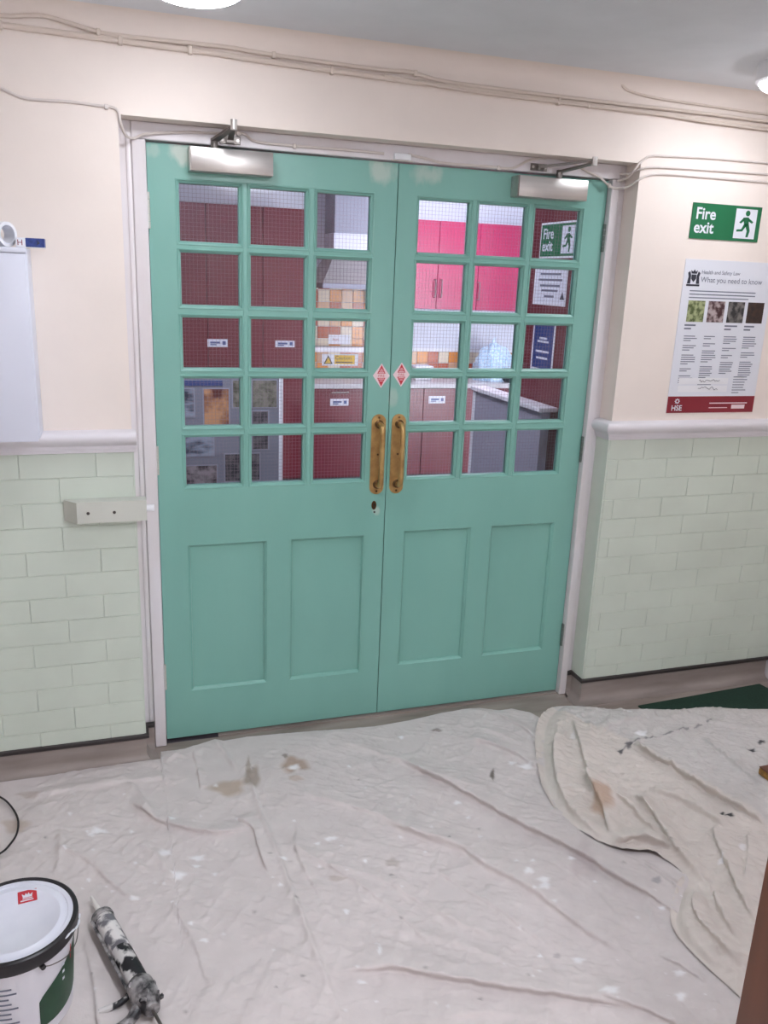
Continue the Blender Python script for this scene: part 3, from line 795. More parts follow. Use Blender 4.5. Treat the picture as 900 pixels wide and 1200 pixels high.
back = [(-400, 975), (-200, 945), (-60, 916), (0, 906), (40, 896), (90, 892), (130, 886), (176, 881), (215, 876), (240, 868), (252, 864), (262, 866), (290, 861), (340, 857), (400, 853), (440, 849), (480, 842), (515, 834),
        (545, 829), (562, 828), (585, 831), (600, 829), (622, 833), (640, 843), (660, 852), (720, 868), (800, 890)]
bw = np.array([px(a, b, 2, .012)[:2] for a, b in back]); bw = bw[np.argsort(bw[:, 0])]
nx, ny = 600, 370
xs = np.linspace(-1.2, 1.62, nx); tt = np.linspace(0, 1, ny)
yb = np.interp(xs, bw[:, 0], bw[:, 1]); yb = np.where(xs < XL + .05, np.minimum(yb, YW - .022), yb)
Y = yb[None, :] * (1 - tt[:, None]) + (-1.82) * tt[:, None]
X = np.repeat(xs[None, :], ny, 0)
lim = heap_x(Y) + .16
Xc = np.where(X > lim, lim, X)                                       # sheet stops under the heap
X = Xc
Z = .010 + waves(X, Y, 7, .25, .8, .0050, 3) + waves(X, Y, 18, .06, .28, .0065, 5, True) + waves(X, Y, 12, .025, .07, .0007, 9)
FOLDS = [([(455, 880), (500, 903), (560, 935), (620, 968), (700, 1011), (770, 1052), (830, 1090)], .034, .075, .009),
         ([(430, 955), (480, 972), (540, 988), (567, 1008), (620, 1038), (700, 1094), (760, 1130)], .026, .07, .014),
         ([(385, 1136), (430, 1132), (467, 1130), (520, 1142), (600, 1156), (689, 1168), (760, 1180)], .030, .06, .009),
         ([(690, 1160), (735, 1172), (780, 1190), (820, 1215)], .020, .04, .008),
         ([(286, 880), (303, 944), (330, 1010), (360, 1090), (394, 1178), (410, 1220)], .010, .007, .009),
         ([(270, 954), (298, 966), (306, 990), (319, 1026)], .016, .030, .008),
         ([(150, 936), (182, 957), (215, 968), (256, 974), (300, 965)], .020, .030, .007),
         ([(150, 915), (166, 936), (184, 960)], .014, .010, .03),
         ([(60, 985), (105, 1005), (130, 1030), (165, 1060)], .012, .04, .012),
         ([(72, 970), (70, 1000), (66, 1030)], .009, .012, .012),
         ([(400, 866), (460, 886), (530, 915), (590, 930)], .010, .03, .012),
         ([(340, 925), (420, 945), (490, 975), (560, 1000)], .012, .04, .012),
         ([(330, 985), (400, 1020), (470, 1070), (520, 1120)], .010, .03, .010),
         ([(380, 1010), (460, 1035), (540, 1080), (620, 1110)], .011, .04, .012),
         ([(545, 862), (600, 880), (640, 905)], .022, .04, .012),
         ([(560, 850), (590, 862), (630, 880)], .012, .03, .012),
         ([(580, 833), (610, 850), (640, 872)], .016, .02, .010),
         ([(752, 1006), (775, 1024), (800, 1046)], .012, .010, .006),
         ([(770, 1115), (800, 1130), (830, 1148)], .012, .016, .005),
         ([(250, 864), (262, 880), (280, 902)], .018, .016, .012),
         ([(100, 1085), (110, 1130), (118, 1180), (122, 1220)], .016, .02, .010),
         ([(228, 872), (234, 896), (240, 930)], .012, .016, .010),
         ([(500, 1010), (580, 1060), (660, 1120)], .011, .04, .010),
         ([(200, 1050), (230, 1100), (250, 1160)], .009, .02, .012),
         ([(350, 960), (352, 1000), (385, 1060)], .008, .016, .010),
         ([(15, 930), (80, 925), (150, 915), (220, 905)], .012, .03, .016),
         ([(640, 1000), (700, 1040), (745, 1090)], .011, .03, .012),
         ([(430, 1085), (520, 1100), (620, 1140)], .008, .03, .012),
         ([(500, 1190), (580, 1185), (660, 1195)], .010, .03, .012),
         ([(160, 985), (190, 1010), (200, 1045)], .008, .014, .016)]
SX = np.zeros(X.shape); SY = np.zeros(X.shape)
for p, h, a, b in FOLDS:
    q, u, v = fold(X, Y, p, h * .85, a, b); Z += q; SX += u; SY += v
gd, _, _ = poly_dist(X, Y, [tuple(px(119, 1073, 2, .03)[:2]), tuple(px(190, 1215, 2, .03)[:2])]); gf = np.clip((gd - .03) / .04, 0, 1); Z = .007 * (1 - gf) + Z * gf
bd = np.hypot(X - BUCKET[0], Y - BUCKET[1]); fl = np.clip((bd - .12) / .08, 0, 1); Z = .010 * (1 - fl) + Z * fl
Z = np.maximum(Z, .0035)
under = np.clip((X - heap_x(Y) + .01) / .05, 0, 1); Z = Z * (1 - under) + .006 * under
edge = np.clip((yb[None, :] - Y) / .03, 0, 1); Z = .004 + (Z - .004) * (.35 + .65 * edge)
wall_side = (X < XL + .06)
Cc = np.ones(X.shape + (3,)) * np.array(lin((212, 204, 202))[:3])
tone = waves(X, Y, 8, .2, .9, .5, 21)[..., None]; Cc *= 1 + .03 * tone
for (x, y, rx, ry, col, amt, sd) in (
        (268, 921, 18, 9, (186, 168, 152), .85, 1), (296, 909, 9, 11, (160, 146, 134), .8, 2), (291, 897, 3, 10, (160, 146, 134), .7, 3), (345, 896, 15, 8, (172, 150, 134), .85, 4), (346, 912, 8, 3, (190, 170, 156), .6, 5),
        (18, 966, 14, 8, (184, 166, 150), .6, 6), (34, 929, 12, 4, (186, 170, 160), .5, 7), (577, 907, 2.5, 6, (86, 76, 66), .8, 8), (512, 854, 6, 1.5, (120, 108, 100), .7, 9), (334, 886, 3, 2.5, (120, 108, 100), .7, 1),
        (685, 1010, 14, 20, (194, 182, 182), .5, 3), (460, 1010, 8, 5, (170, 158, 150), .5, 3), (395, 1028, 10, 3, (176, 162, 152), .5, 5), (653, 1119, 4, 3, (170, 164, 166), .6, 2), (770, 1033, 5, 4, (160, 156, 160), .7, 2)):
    blob(Cc, X, Y, x, y, rx, ry, col, amt, sd)
WH = (238, 236, 238)
for (x, y, rx, ry) in ((209, 1023, 7, 4.5), (232, 1003, 7, 3), (193, 999, 7, 3), (116, 973, 9, 3), (107, 977, 4, 2), (203, 959, 4, 2), (230, 1013, 4, 2), (158, 1053, 5, 2), (240, 1100, 4, 2), (225, 1081, 2, 2), (104, 1030, 2, 2),
                       (617, 897, 7, 3), (600, 893, 4, 2), (678, 1124, 6, 4), (345, 899, 6, 3), (385, 982, 4, 2), (391, 981, 4, 2), (372, 987, 3, 2), (428, 1009, 2, 2), (445, 1113, 2, 5), (424, 1148, 5, 2), (620, 1023, 5, 3), (670, 1008, 4, 2), (638, 1033, 6, 3), (640, 1040, 5, 4),
                       (797, 1138, 6, 3), (798, 1165, 5, 5), (776, 1062, 4, 2), (633, 1120, 3, 2), (332, 1004, 4, 2), (536, 940, 4, 2), (470, 862, 3, 2), (406, 1068, 3, 3), (715, 1161, 10, 3)):
    blob(Cc, X, Y, x, y, rx, ry, WH, .9, x % 7, soft=.4)
for i in range(110):
    x = rng.uniform(20, 860); y = rng.uniform(880, 1195); s = rng.uniform(1.2, 2.6)
    blob(Cc, X, Y, x, y, s, s * .7, WH if rng.rand() < .8 else (150, 144, 142), rng.uniform(.4, .9), i, soft=.5)
keep = fl * gf * (1 - under) * np.clip((yb[None, :] - Y) / .05, 0, 1)
sheet_object('dust_sheet', X + SX * keep, Y + SY * keep, Z, Cc, 'large off-white cotton dust sheet with brown stains spread before the doors', 'dust sheet')

# the second sheet, folded over on itself at the right
ny, nx = 400, 320
ys = np.linspace(0, 1, ny) ; us = np.linspace(0, 1, nx)
bl = px(668, 824, 2, .03); br = px(900, 829, 2, .02)
hy = np.linspace(bl[1] + .004, -1.78, ny)
xl_ = heap_x(hy) - .004
XRt = 2.58
X = xl_[:, None] * (1 - us[None, :]) + XRt * us[None, :]
slope = (br[1] - bl[1]) / (br[0] - bl[0])
yback = bl[1] + slope * (X - bl[0]) + .012 * np.sin(X * 9) + .006 * np.sin(X * 23 + 1)
tq = np.clip((hy[:, None] - (-1.78)) / (bl[1] - (-1.78)), 0, 1)
Y = -1.78 + tq * (yback + 1.78)
# distance to the free edge (left + back)
bnd = [tuple(p) for p in hl[::3]] + []
dL, _, _ = poly_dist(X, Y, [tuple(p) for p in hl[::2]])
dB = np.abs(Y - yback)
dE = np.minimum(dL, dB * 1.0)
hem = 1 - np.exp(-(dE / .028) ** 1.3)
Z = .010 + .026 * hem
Zf = waves(X, Y, 6, .2, .6, .005, 31) + waves(X, Y, 18, .07, .26, .014, 35, True) + waves(X, Y, 10, .025, .07, .0008, 39)
HF = [([(736, 866), (760, 882), (803, 909), (850, 938), (910, 968)], .026, .034, .010),
      ([(672, 838), (682, 862), (690, 890), (700, 925), (712, 950)], .018, .022, .026),
      ([(655, 850), (652, 890), (662, 930), (690, 965), (730, 988)], .016, .016, .02),
      ([(690, 905), (705, 930), (716, 960), (718, 980)], .022, .012, .02),
      ([(715, 930), (735, 940), (760, 965), (780, 978)], .016, .012, .022),
      ([(716, 985), (740, 980), (765, 984), (785, 990)], .024, .016, .02),
      ([(740, 925), (765, 950), (790, 985), (822, 1024), (836, 1030)], .024, .012, .022),
      ([(755, 920), (800, 935), (840, 960), (858, 975)], .018, .014, .03),
      ([(836, 965), (850, 1000), (868, 1040), (884, 1072), (900, 1090)], .020, .016, .02),
      ([(805, 1030), (798, 1058), (800, 1085), (820, 1112), (850, 1140)], .026, .02, .02),
      ([(820, 1040), (818, 1065), (832, 1090), (860, 1120), (880, 1130)], .020, .012, .02),
      ([(840, 1040), (850, 1070), (870, 1100)], .018, .014, .02),
      ([(820, 860), (850, 885), (890, 915), (920, 925)], .012, .014, .02),
      ([(800, 833), (830, 843), (870, 850), (930, 858)], .008, .012, .02),
      ([(700, 858), (720, 846), (760, 838)], .008, .012, .02),
      ([(880, 970), (882, 1000), (876, 1040)], .014, .014, .02),
      ([(725, 882), (742, 869), (790, 857), (836, 841)], .006, .005, .008)]
SX = np.zeros(X.shape); SY = np.zeros(X.shape)
for p, h, a, b in HF:
    q, u, v = fold(X, Y, p, h * 1.45, a * 1.9, b * .5, .035, .7); Zf += q; SX += u; SY += v
Z = Z + Zf * np.clip(hem * 1.15, .0, 1)
Z = np.maximum(Z, .009)
Cc = np.ones(X.shape + (3,)) * np.array(lin((216, 207, 200))[:3])
# greyer, thinner inside of the cloth beyond the main fold
pts = [px(a, b, 2, .035)[:2] for a, b in ((700, 850), (736, 868), (803, 911), (910, 970))]
dd_, sd_, _ = poly_dist(X, Y, [tuple(p) for p in pts])
k = np.clip(np.where(sd_ > 0, dd_, -dd_) / .03, 0, 1)[..., None] * .45
Cc = Cc * (1 - k) + np.array(lin((196, 196, 198))[:3]) * k
for (x, y, rx, ry, col, amt, sd) in ((707, 940, 12, 14, (190, 158, 134), .7, 2), (752, 857, 6, 4, WH, .95, 1), (735, 832, 6, 2, WH, .8, 1), (848, 1008, 6, 3, WH, .7, 3), (870, 991, 4, 3, WH, .6, 3), (672, 860, 3, 5, WH, .5, 2),
                                   (855, 955, 5, 2.5, (40, 42, 48), .95, 2), (847, 952, 2.5, 1.8, (40, 42, 48), .9, 1), (881, 877, 5, 2, (40, 42, 48), .9, 2), (892, 870, 4, 1.8, (40, 42, 48), .9, 4), (727, 881, 3, 3, (70, 72, 78), .8, 1), (736, 872, 4, 5, (86, 86, 92), .8, 1)):
    blob(Cc, X, Y, x, y, rx, ry, col, amt, sd, .035)
# stitched seam line
pts = smooth_path([px(a, b, 2, .035)[:2] for a, b in ((727, 881), (742, 869), (762, 863), (790, 856), (815, 850), (834, 841))], 4)
dd_, _, ps = poly_dist(X, Y, pts); k = (np.clip(1.4 - dd_ / .004, 0, 1) * (np.sin(ps * 40) > -.55) * .6)[..., None]
Cc = Cc * (1 - k) + np.array(lin((84, 84, 92))[:3]) * k
kh = np.clip((dE - .01) / .04, 0, 1)
sheet_object('dust_sheet', X + SX * kh, Y + SY * kh, Z, Cc, 'rumpled cream dust sheet heaped over the larger one beside green mat', 'dust sheet')

# ------------------------------------------------------------------ floor things
m0 = px(765, 825, 2, 0); m1 = px(892, 803, 2, 0)
MB().prism([(1.93, -.206), (2.60, -.166), (2.665, -.62), (2.0, -.66)], 2, .0, .007).build('floor_mat', 'mat_green', label='dark green floor mat partly under rumpled dust sheet', cat='mat')

bx_, by_ = BUCKET
t = thing('paint_bucket', (bx_, by_, .0115), 'white paint bucket with black-rimmed lid and red square logo', 'bucket')
b0 = (bx_, by_, .0115); HT = .2485
MB().lathe([(0, 0), (.112, 0), (.116, .004), (.130, .215), (.130, HT - .008), (.126, HT - .008), (0, .2)], b0, 64).build('bucket_body', 'bucket_white', t, True)
MB().lathe([(.129, HT - .034), (.137, HT - .034), (.140, HT - .028), (.142, HT - .006), (.141, HT), (.137, HT + .003), (.131, HT + .002), (.129, HT - .004), (.127, HT - .008), (.127, HT - .03)], b0, 64).build('black_rim', 'black', t, True)
ld = MB().lathe([(0, HT - .0035), (.098, HT - .0035), (.100, HT - .002), (.104, HT - .002), (.106, HT - .0035), (.118, HT - .0035), (.120, HT - .001), (.1305, HT - .001), (.1305, HT - .008), (0, HT - .008)], b0, 64).build('lid', 'bucket_lid', t, True)
zt = b0[2] + HT
lc = px(32, 1049, 2, zt); a_ = px(43, 1041, 2, zt); u_ = Vector((1, .12, 0)).normalized(); v_ = Vector((-.12, 1, 0))
def onlid(a, b, z): p = Vector((lc[0], lc[1], zt + z)) + u_ * a + v_ * b; return tuple(p)
def lidshape(poly, z, nm, m, par): 
    n = len(poly); MBo = MB().add([onlid(a, b, z) for a, b in poly] + [onlid(a, b, z - .0006) for a, b in poly], [tuple(range(n)), tuple(range(n, 2 * n))] + [(i, (i + 1) % n, (i + 1) % n + n, i + n) for i in range(n)])
    return MBo.build(nm, m, par)
lidshape([(-.021, -.021), (.021, -.021), (.021, .021), (-.021, .021)], -.0025, 'red_label', 'red', ld)
lidshape([(-.010, -.004), (.010, -.004), (.012, .010), (.006, .003), (.003, .012), (0, .004), (-.003, .012), (-.006, .003), (-.012, .010)], -.0019, 'crown_emblem', 'paper', ld)
lidshape([(-.011, -.009), (.011, -.009), (.011, -.0065), (-.011, -.0065)], -.0019, 'lettering', 'paper', ld)
lidshape([(-.016, -.016), (.013, -.016), (.013, -.0125), (-.016, -.0125)], -.0019, 'lettering', 'paper', ld)
# smear of white paint on the rim
sm = MB().tube([(bx_ + .1425 * math.cos(a), by_ + .1425 * math.sin(a), zt - .014 + .006 * math.sin(9 * a) - .016 * (a + .5)) for a in [-.62 + i * .04 for i in range(17)]], [.001 + .0022 * abs(math.sin(i * .9)) for i in range(17)], 6).build('paint_smear', 'paper', t, True)
# wrap label: green swoosh and print
def wrap(a0, a1, f0, f1, off, nm, m, n=20):
    vs = []; fs = []
    for i in range(n + 1):
        a = a0 + (a1 - a0) * i / n; za, zb = f0(i / n), f1(i / n)
        for z in (za, zb):
            r = .116 + (.130 - .116) * (z / .215) + off; vs.append((bx_ + r * math.cos(a), by_ + r * math.sin(a), b0[2] + z))
    for i in range(n): fs.append((2 * i, 2 * i + 2, 2 * i + 3, 2 * i + 1))
    return MB().add(vs, fs).build(nm, m, t, True)
wrap(-1.12, .1, lambda s: .03 + .03 * s * s, lambda s: .105 + .095 * s ** .7, .0007, 'green_label', 'bucket_green')
wrap(-.36, -.33, lambda s: .15, lambda s: .19, .0012, 'red_stripe', 'red')
for i in range(3): wrap(-.62 + .0 * i, -.56, lambda s, i=i: .118 + .02 * i, lambda s, i=i: .126 + .02 * i, .0014, 'white_dot', 'paper', 3)
for i in range(9): wrap(-2.15, -1.55 + .08 * math.sin(i * 2), lambda s, i=i: .17 - .014 * i, lambda s, i=i: .175 - .014 * i, .0009, 'print_line', 'ink', 8)
MB().tube(smooth_path([(bx_ + .139 * math.cos(a), by_ + .139 * math.sin(a), b0[2] + .205 + dz) for a, dz in ((-1.05, .006), (-.9, -.005), (-.6, -.018), (-.3, -.02), (-.1, -.008), (.05, .006))], 5), .0013, 6).build('wire_handle', 'dull_steel', t, True)
for a in (-1.05, .05): MB().cyl((bx_ + .131 * math.cos(a), by_ + .131 * math.sin(a), b0[2] + .209), (bx_ + .142 * math.cos(a), by_ + .142 * math.sin(a), b0[2] + .209), .006, 10).build('handle_lug', 'black', t, True)

# sealant gun
A = Vector(px(119, 1073, 2, .037)); Bv = Vector(px(176, 1178, 2, .037)); dv = (Bv - A); dv.z = 0; Ln = dv.length; dv.normalize(); A.z = .037
t = thing('sealant_gun', (A.x, A.y, .008), 'black smeared sealant gun with white-nozzled cartridge on dust sheet', 'sealant gun')
pt = lambda s, up=0., side=0.: tuple(A + dv * s + Vector((0, 0, up)) + Vector((-dv.y, dv.x, 0)) * side)
MB().tube([pt(-.085), pt(-.05), pt(-.004)], [.0035, .006, .0095], 14).build('nozzle', 'nozzle', t, True)
MB().tube([pt(-.004), pt(.004), pt(.006), pt(Ln * .75), pt(Ln * .78)], [.014, .0245, .0255, .0255, .024], 24).build('cartridge', 'gunk', t, True)
MB().tube([pt(.03), pt(.15)], [.0262, .0262], 24, False).build('cartridge_label', 'tube_grey', t, True)
MB().tube([pt(-.006), pt(.003), pt(.016), pt(.020)], [.022, .029, .0295, .028], 20).build('front_collar', 'gunk_dark', t, True)
# cradle: half-shell under the tube
vs = []; fs = []; k = 12
for s in (.01, Ln * .8):
    for i in range(k + 1):
        a = -PI * .97 + PI * .94 * i / k; vs.append(pt(s, .0292 * math.sin(a), .0292 * math.cos(a)))
for i in range(k): fs.append((i, i + 1, k + 2 + i, k + 1 + i))
MB().add(vs, fs).build('cradle', 'gunk_dark', t, True)
MB().tube([pt(.012, .004, -.0295), pt(Ln * .4, .006, -.0305), pt(Ln * .8, .004, -.0295)], .0045, 8).build('cradle_rail', 'gunk_dark', t, True)
hd = MB().tube([pt(Ln * .77), pt(Ln * .80), pt(Ln * .90), pt(Ln * .97), pt(Ln * 1.05)], [.026, .032, .033, .030, .018], 18).build('ratchet_housing', 'gunk_dark', t, True)
MB().tube([pt(Ln * .9), pt(Ln * 1.3), pt(Ln * 1.7)], .004, 8).build('plunger_rod', 'dull_steel', t, True)
MB().tube(smooth_path([pt(Ln * .93, 0, -.012), pt(Ln * 1.0, -.012, -.045), pt(Ln * 1.02, -.018, -.085), pt(Ln * 1.0, -.02, -.13)], 4), [.015] * 4 + [.013] * 9, 10).build('grip', 'gunk_dark', t, True)
MB().tube(smooth_path([pt(Ln * .80, -.005, -.018), pt(Ln * .83, -.014, -.05), pt(Ln * .80, -.021, -.10)], 4), .0075, 8).build('trigger', 'gunk', t, True)
for i in range(16):
    s = random.uniform(.78, 1.02); a = random.uniform(-.4, PI + .4); r = .030
    c = Vector(pt(Ln * s, r * math.sin(a), r * math.cos(a))); rr = random.uniform(.004, .009)
    b = bmesh.new(); bmesh.ops.create_icosphere(b, subdivisions=1, radius=rr)
    for v in b.verts: v.co = v.co * random.uniform(.7, 1.2) + c
    MB().bm(b).build('dried_lump', 'gunk_dark' if random.random() < .75 else 'gunk', t, True)

MB().tube(smooth_path([px(a, b, 2, .018) for a, b in ((-60, 925), (-25, 926), (0, 934), (13, 945), (21, 960), (20, 976), (12, 989), (0, 1000), (-30, 1012), (-70, 1010))], 6), .0032, 8).build('power_lead', 'black', smooth=True, label='thin black lead curling over the dust sheet', cat='lead')

c = px(898, 912, 2, .05)
t = thing('sponge', (c[0] + .03, c[1], .042), 'tan sponge block lying on the rumpled dust sheet', 'sponge')
MB().box(c[0] - .012, c[0] + .085, c[1] - .03, c[1] + .03, .052, .078, .005, 2).build('sponge_foam', 'tan', t, True)
MB().box(c[0] - .012, c[0] + .085, c[1] - .03, c[1] + .03, .078, .083, .002, 1).build('scouring_pad', 'brown_wood', t, True)

e = px(880, 1105, 1, -1.86); cx0 = e[0]; cy1 = -1.86; cy0 = -2.42; cx1 = cx0 + .80
t = thing('wooden_cupboard', (cx0 + .4, -2.14, 0), 'brown wooden cupboard standing at the edge of the dust sheet', 'cupboard')
MB().box(cx0 + .01, cx1 - .01, cy0 + .03, cy1 - .01, 0, .06).build('plinth', 'plinth', t)
MB().box(cx0, cx0 + .02, cy0, cy1, .06, .88, .001).build('side_panel', 'brown_wood', t)
MB().box(cx1 - .02, cx1, cy0, cy1, .06, .88, .001).build('side_panel', 'brown_wood', t)
MB().box(cx0 + .02, cx1 - .02, cy1 - .012, cy1, .06, .88).build('back_panel', 'brown_wood', t)
MB().box(cx0 + .02, cx1 - .02, cy0 + .02, cy1 - .012, .06, .08).build('bottom_panel', 'brown_wood', t)
MB().box(cx0, cx1 + .008, cy0 - .02, cy1, .88, .905, .002).build('top', 'brown_wood', t, True)
for i in range(2):
    a = cx0 + .003 + i * .398
    dd = MB().box(a, a + .394, cy0 - .018, cy0, .065, .876, .002).build('cupboard_door', 'brown_wood', t, True)
    hx = a + (.35 if i == 0 else .04); MB().tube([(hx, cy0 - .018, .62), (hx, cy0 - .04, .62), (hx, cy0 - .04, .74), (hx, cy0 - .018, .74)], .005, 8).build('handle', 'dull_steel', dd, True)

# ------------------------------------------------------------------ the kitchen beyond the glass
KY = 4.08; KC = 2.62
box('floor_kitchen', 'kfloor', (-1.2, 4.0, -.012, KY, -.06, 0), kind=S, label='dark kitchen floor beyond the green doors', cat='floor')
box('ceiling_kitchen', 'ceiling', (-1.2, 4.0, .12, KY, KC, KC + .08), kind=S, label='kitchen ceiling beyond the green doors', cat='ceiling')
kb = box('wall_kitchen_back', 'kwall', (-1.2, 4.0, KY, KY + .1, 0, KC), kind=S, label='pale kitchen wall behind the crimson units', cat='wall')
box('wall_kitchen_left', 'kwall', (-1.3, -1.2, .12, KY + .1, 0, KC), kind=S, label='pale kitchen side wall behind display board', cat='wall')
box('wall_kitchen_right', 'kwall', (4.0, 4.1, .12, KY + .1, 0, KC), kind=S, label='pale kitchen side wall beyond the grey counter screen', cat='wall')
ws = box('wall_kitchen_stub', 'maroon_wall', (1.70, 1.80, .12, .66, 0, KC), kind=S, label='short maroon wall carrying notices beyond the glass', cat='wall')
box('lit_wall_end', 'kwall', (1.698, 1.802, .66, .685, 0, KC), ws)  # pale strip puts the lit edge of the wall end into colour
box('wall_above_doors', 'kwall', (-1.2, 4.0, .12, .13, ZS, KC), kind=S, label='kitchen side of the wall over the doors', cat='wall')

def doorpart(parent, x0, x1, y, z0, z1, m='crimson', handle=None, sticker=None):
    d = MB().box(x0 + .002, x1 - .002, y - .019, y, z0, z1, .002).build('unit_door', m, parent, True)
    if handle:
        k, hx, hz = handle
        p = [(hx, y - .02, hz - .07), (hx, y - .048, hz - .07), (hx, y - .048, hz + .07), (hx, y - .02, hz + .07)] if k == 'v' else [(hx - .07, y - .02, hz), (hx - .07, y - .048, hz), (hx + .07, y - .048, hz), (hx + .07, y - .02, hz)]
        MB().tube(p, .006, 8).build('handle', 'steel', d, True)
    if sticker:
        sx, sz, sw, sh = sticker
        st = box('label_sticker', 'paper', (sx - sw / 2, sx + sw / 2, y - .0205, y - .019, sz - sh / 2, sz + sh / 2), d)
        MB().box(sx - sw * .36, sx + sw * .12, y - .0212, y - .0205, sz - .004, sz + .010).box(sx - sw * .36, sx - sw * .05, y - .0212, y - .0205, sz - .016, sz - .008).box(sx + sw * .24, sx + sw * .4, y - .0212, y - .0205, sz - .012, sz + .014).build('sticker_print', 'navy', d)
    return d


YB = 3.5
def unit(name, x0, x1, yf_, yb_, z0, z1, label, cat, group, m, plinth=True, **kw):
    t = thing(name, ((x0 + x1) / 2, (yf_ + yb_) / 2, 0 if plinth else z0), label, cat, group)
    if plinth: box('plinth', 'plinth', (x0, x1, yf_ + .05, yb_, 0, .14), t)
    box('carcass', 'kwall' if not plinth else m, (x0 + .001, x1 - .001, yf_, yb_, .14 if plinth else z0, z1), t)
    doorpart(t, x0, x1, yf_, (.145 if plinth else z0), z1, m, **kw)
    return t


g1 = 'tall maroon cupboards'
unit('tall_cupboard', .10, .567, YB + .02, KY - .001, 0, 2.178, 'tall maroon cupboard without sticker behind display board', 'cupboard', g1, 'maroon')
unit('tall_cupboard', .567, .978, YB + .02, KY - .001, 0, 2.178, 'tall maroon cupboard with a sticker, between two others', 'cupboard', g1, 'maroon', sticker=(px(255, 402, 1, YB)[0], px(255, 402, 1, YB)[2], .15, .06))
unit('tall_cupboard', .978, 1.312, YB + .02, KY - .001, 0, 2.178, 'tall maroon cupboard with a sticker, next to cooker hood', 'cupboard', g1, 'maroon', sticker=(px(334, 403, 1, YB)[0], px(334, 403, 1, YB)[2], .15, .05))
g2 = 'crimson base units'
q = px(397, 471, 1, YB); hq = px(397, 459, 1, YB)
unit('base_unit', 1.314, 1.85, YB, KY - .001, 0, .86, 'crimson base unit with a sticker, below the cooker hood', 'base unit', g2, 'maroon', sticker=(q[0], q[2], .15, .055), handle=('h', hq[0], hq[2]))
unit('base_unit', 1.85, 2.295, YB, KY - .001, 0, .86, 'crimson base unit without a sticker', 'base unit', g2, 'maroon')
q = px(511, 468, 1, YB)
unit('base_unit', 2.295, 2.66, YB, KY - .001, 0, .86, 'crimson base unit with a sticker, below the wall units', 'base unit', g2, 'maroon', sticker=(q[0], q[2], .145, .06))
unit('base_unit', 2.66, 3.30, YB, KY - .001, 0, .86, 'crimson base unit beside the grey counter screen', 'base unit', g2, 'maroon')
box('worktop', 'worktop', (1.314, 3.30, YB - .03, KY - .001, .861, .90), bev=.003, label='grey-white kitchen worktop over crimson base units', cat='worktop')
YU = 3.75
g3 = 'crimson wall units'
hz = px(508, 338, 1, YU); h2 = px(514, 338, 1, YU); h3 = px(559, 341, 1, YU)
mid = (hz[0] + h2[0]) / 2
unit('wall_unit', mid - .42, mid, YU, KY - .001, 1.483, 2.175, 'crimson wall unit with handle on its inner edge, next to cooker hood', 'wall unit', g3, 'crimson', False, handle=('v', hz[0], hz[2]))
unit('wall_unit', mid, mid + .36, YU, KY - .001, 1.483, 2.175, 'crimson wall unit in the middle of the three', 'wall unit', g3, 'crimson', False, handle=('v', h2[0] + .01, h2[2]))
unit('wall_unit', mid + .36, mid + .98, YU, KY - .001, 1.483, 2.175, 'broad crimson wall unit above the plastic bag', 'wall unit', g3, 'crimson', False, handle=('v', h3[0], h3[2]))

# splashback tiles
tcache = {}
def tile(x, z, s, m):
    if m not in tcache: tcache[m] = MB().box(x + .0015, x + s - .0015, KY - .007, KY, z + .0015, z + s - .0015, .0015).build('tile', m, kb)
    else: copy_to(tcache[m], (x + s / 2, KY - .0035, z + .0015), kb)
s = .1
# WL for a copied tile is its base centre
cols_ = ['t_orange', 't_rust', 't_cream', 't_buff', 't_cream', 't_rust', 't_orange']
for i in range(7):
    for j in range(8):
        x = 1.34 + i * s; z = .905 + j * s
        tile(x, z, s, cols_[(i * 3 + j * 2 + (i * j) % 3) % 7])
for i in range(14):
    for j in range(2):
        tile(2.04 + i * s, .905 + j * s, s, cols_[(i * 2 + j * 3 + (i // 2)) % 7])
box('tile_trim', 'white', (2.04, 3.44, KY - .012, KY, 1.106, 1.135), kb)

# cooker hood
hx0 = px(392, 260, 1, 3.78)[0]; hx1 = px(434, 260, 1, 3.78)[0] + .04; hc = (hx0 + hx1) / 2
t = thing('cooker_hood', (hc, 3.85, 1.60), 'steel chimney cooker hood over orange tiles', 'cooker hood')
MB().box(hx0, hx1, 3.78, KY - .001, 1.86, 2.615, .003).build('chimney', 'panel_grey', t, True)
MB().box(hx0 - .004, hx1 + .004, 3.776, KY - .001, 1.86, 2.04, .003).build('chimney_sleeve', 'box_white', t, True)
vs = [(hx0, 3.78, 1.87), (hx1, 3.78, 1.87), (hx1, KY - .001, 1.87), (hx0, KY - .001, 1.87), (hc - .30, 3.58, 1.66), (hc + .30, 3.58, 1.66), (hc + .30, KY - .001, 1.66), (hc - .30, KY - .001, 1.66)]
MB().add(vs, [(0, 1, 2, 3), (4, 5, 6, 7), (0, 1, 5, 4), (1, 2, 6, 5), (2, 3, 7, 6), (3, 0, 4, 7)]).build('canopy', 'steel', t)
MB().box(hc - .30, hc + .30, 3.58, KY - .001, 1.62, 1.659, .003).build('canopy_edge', 'panel_grey', t, True)

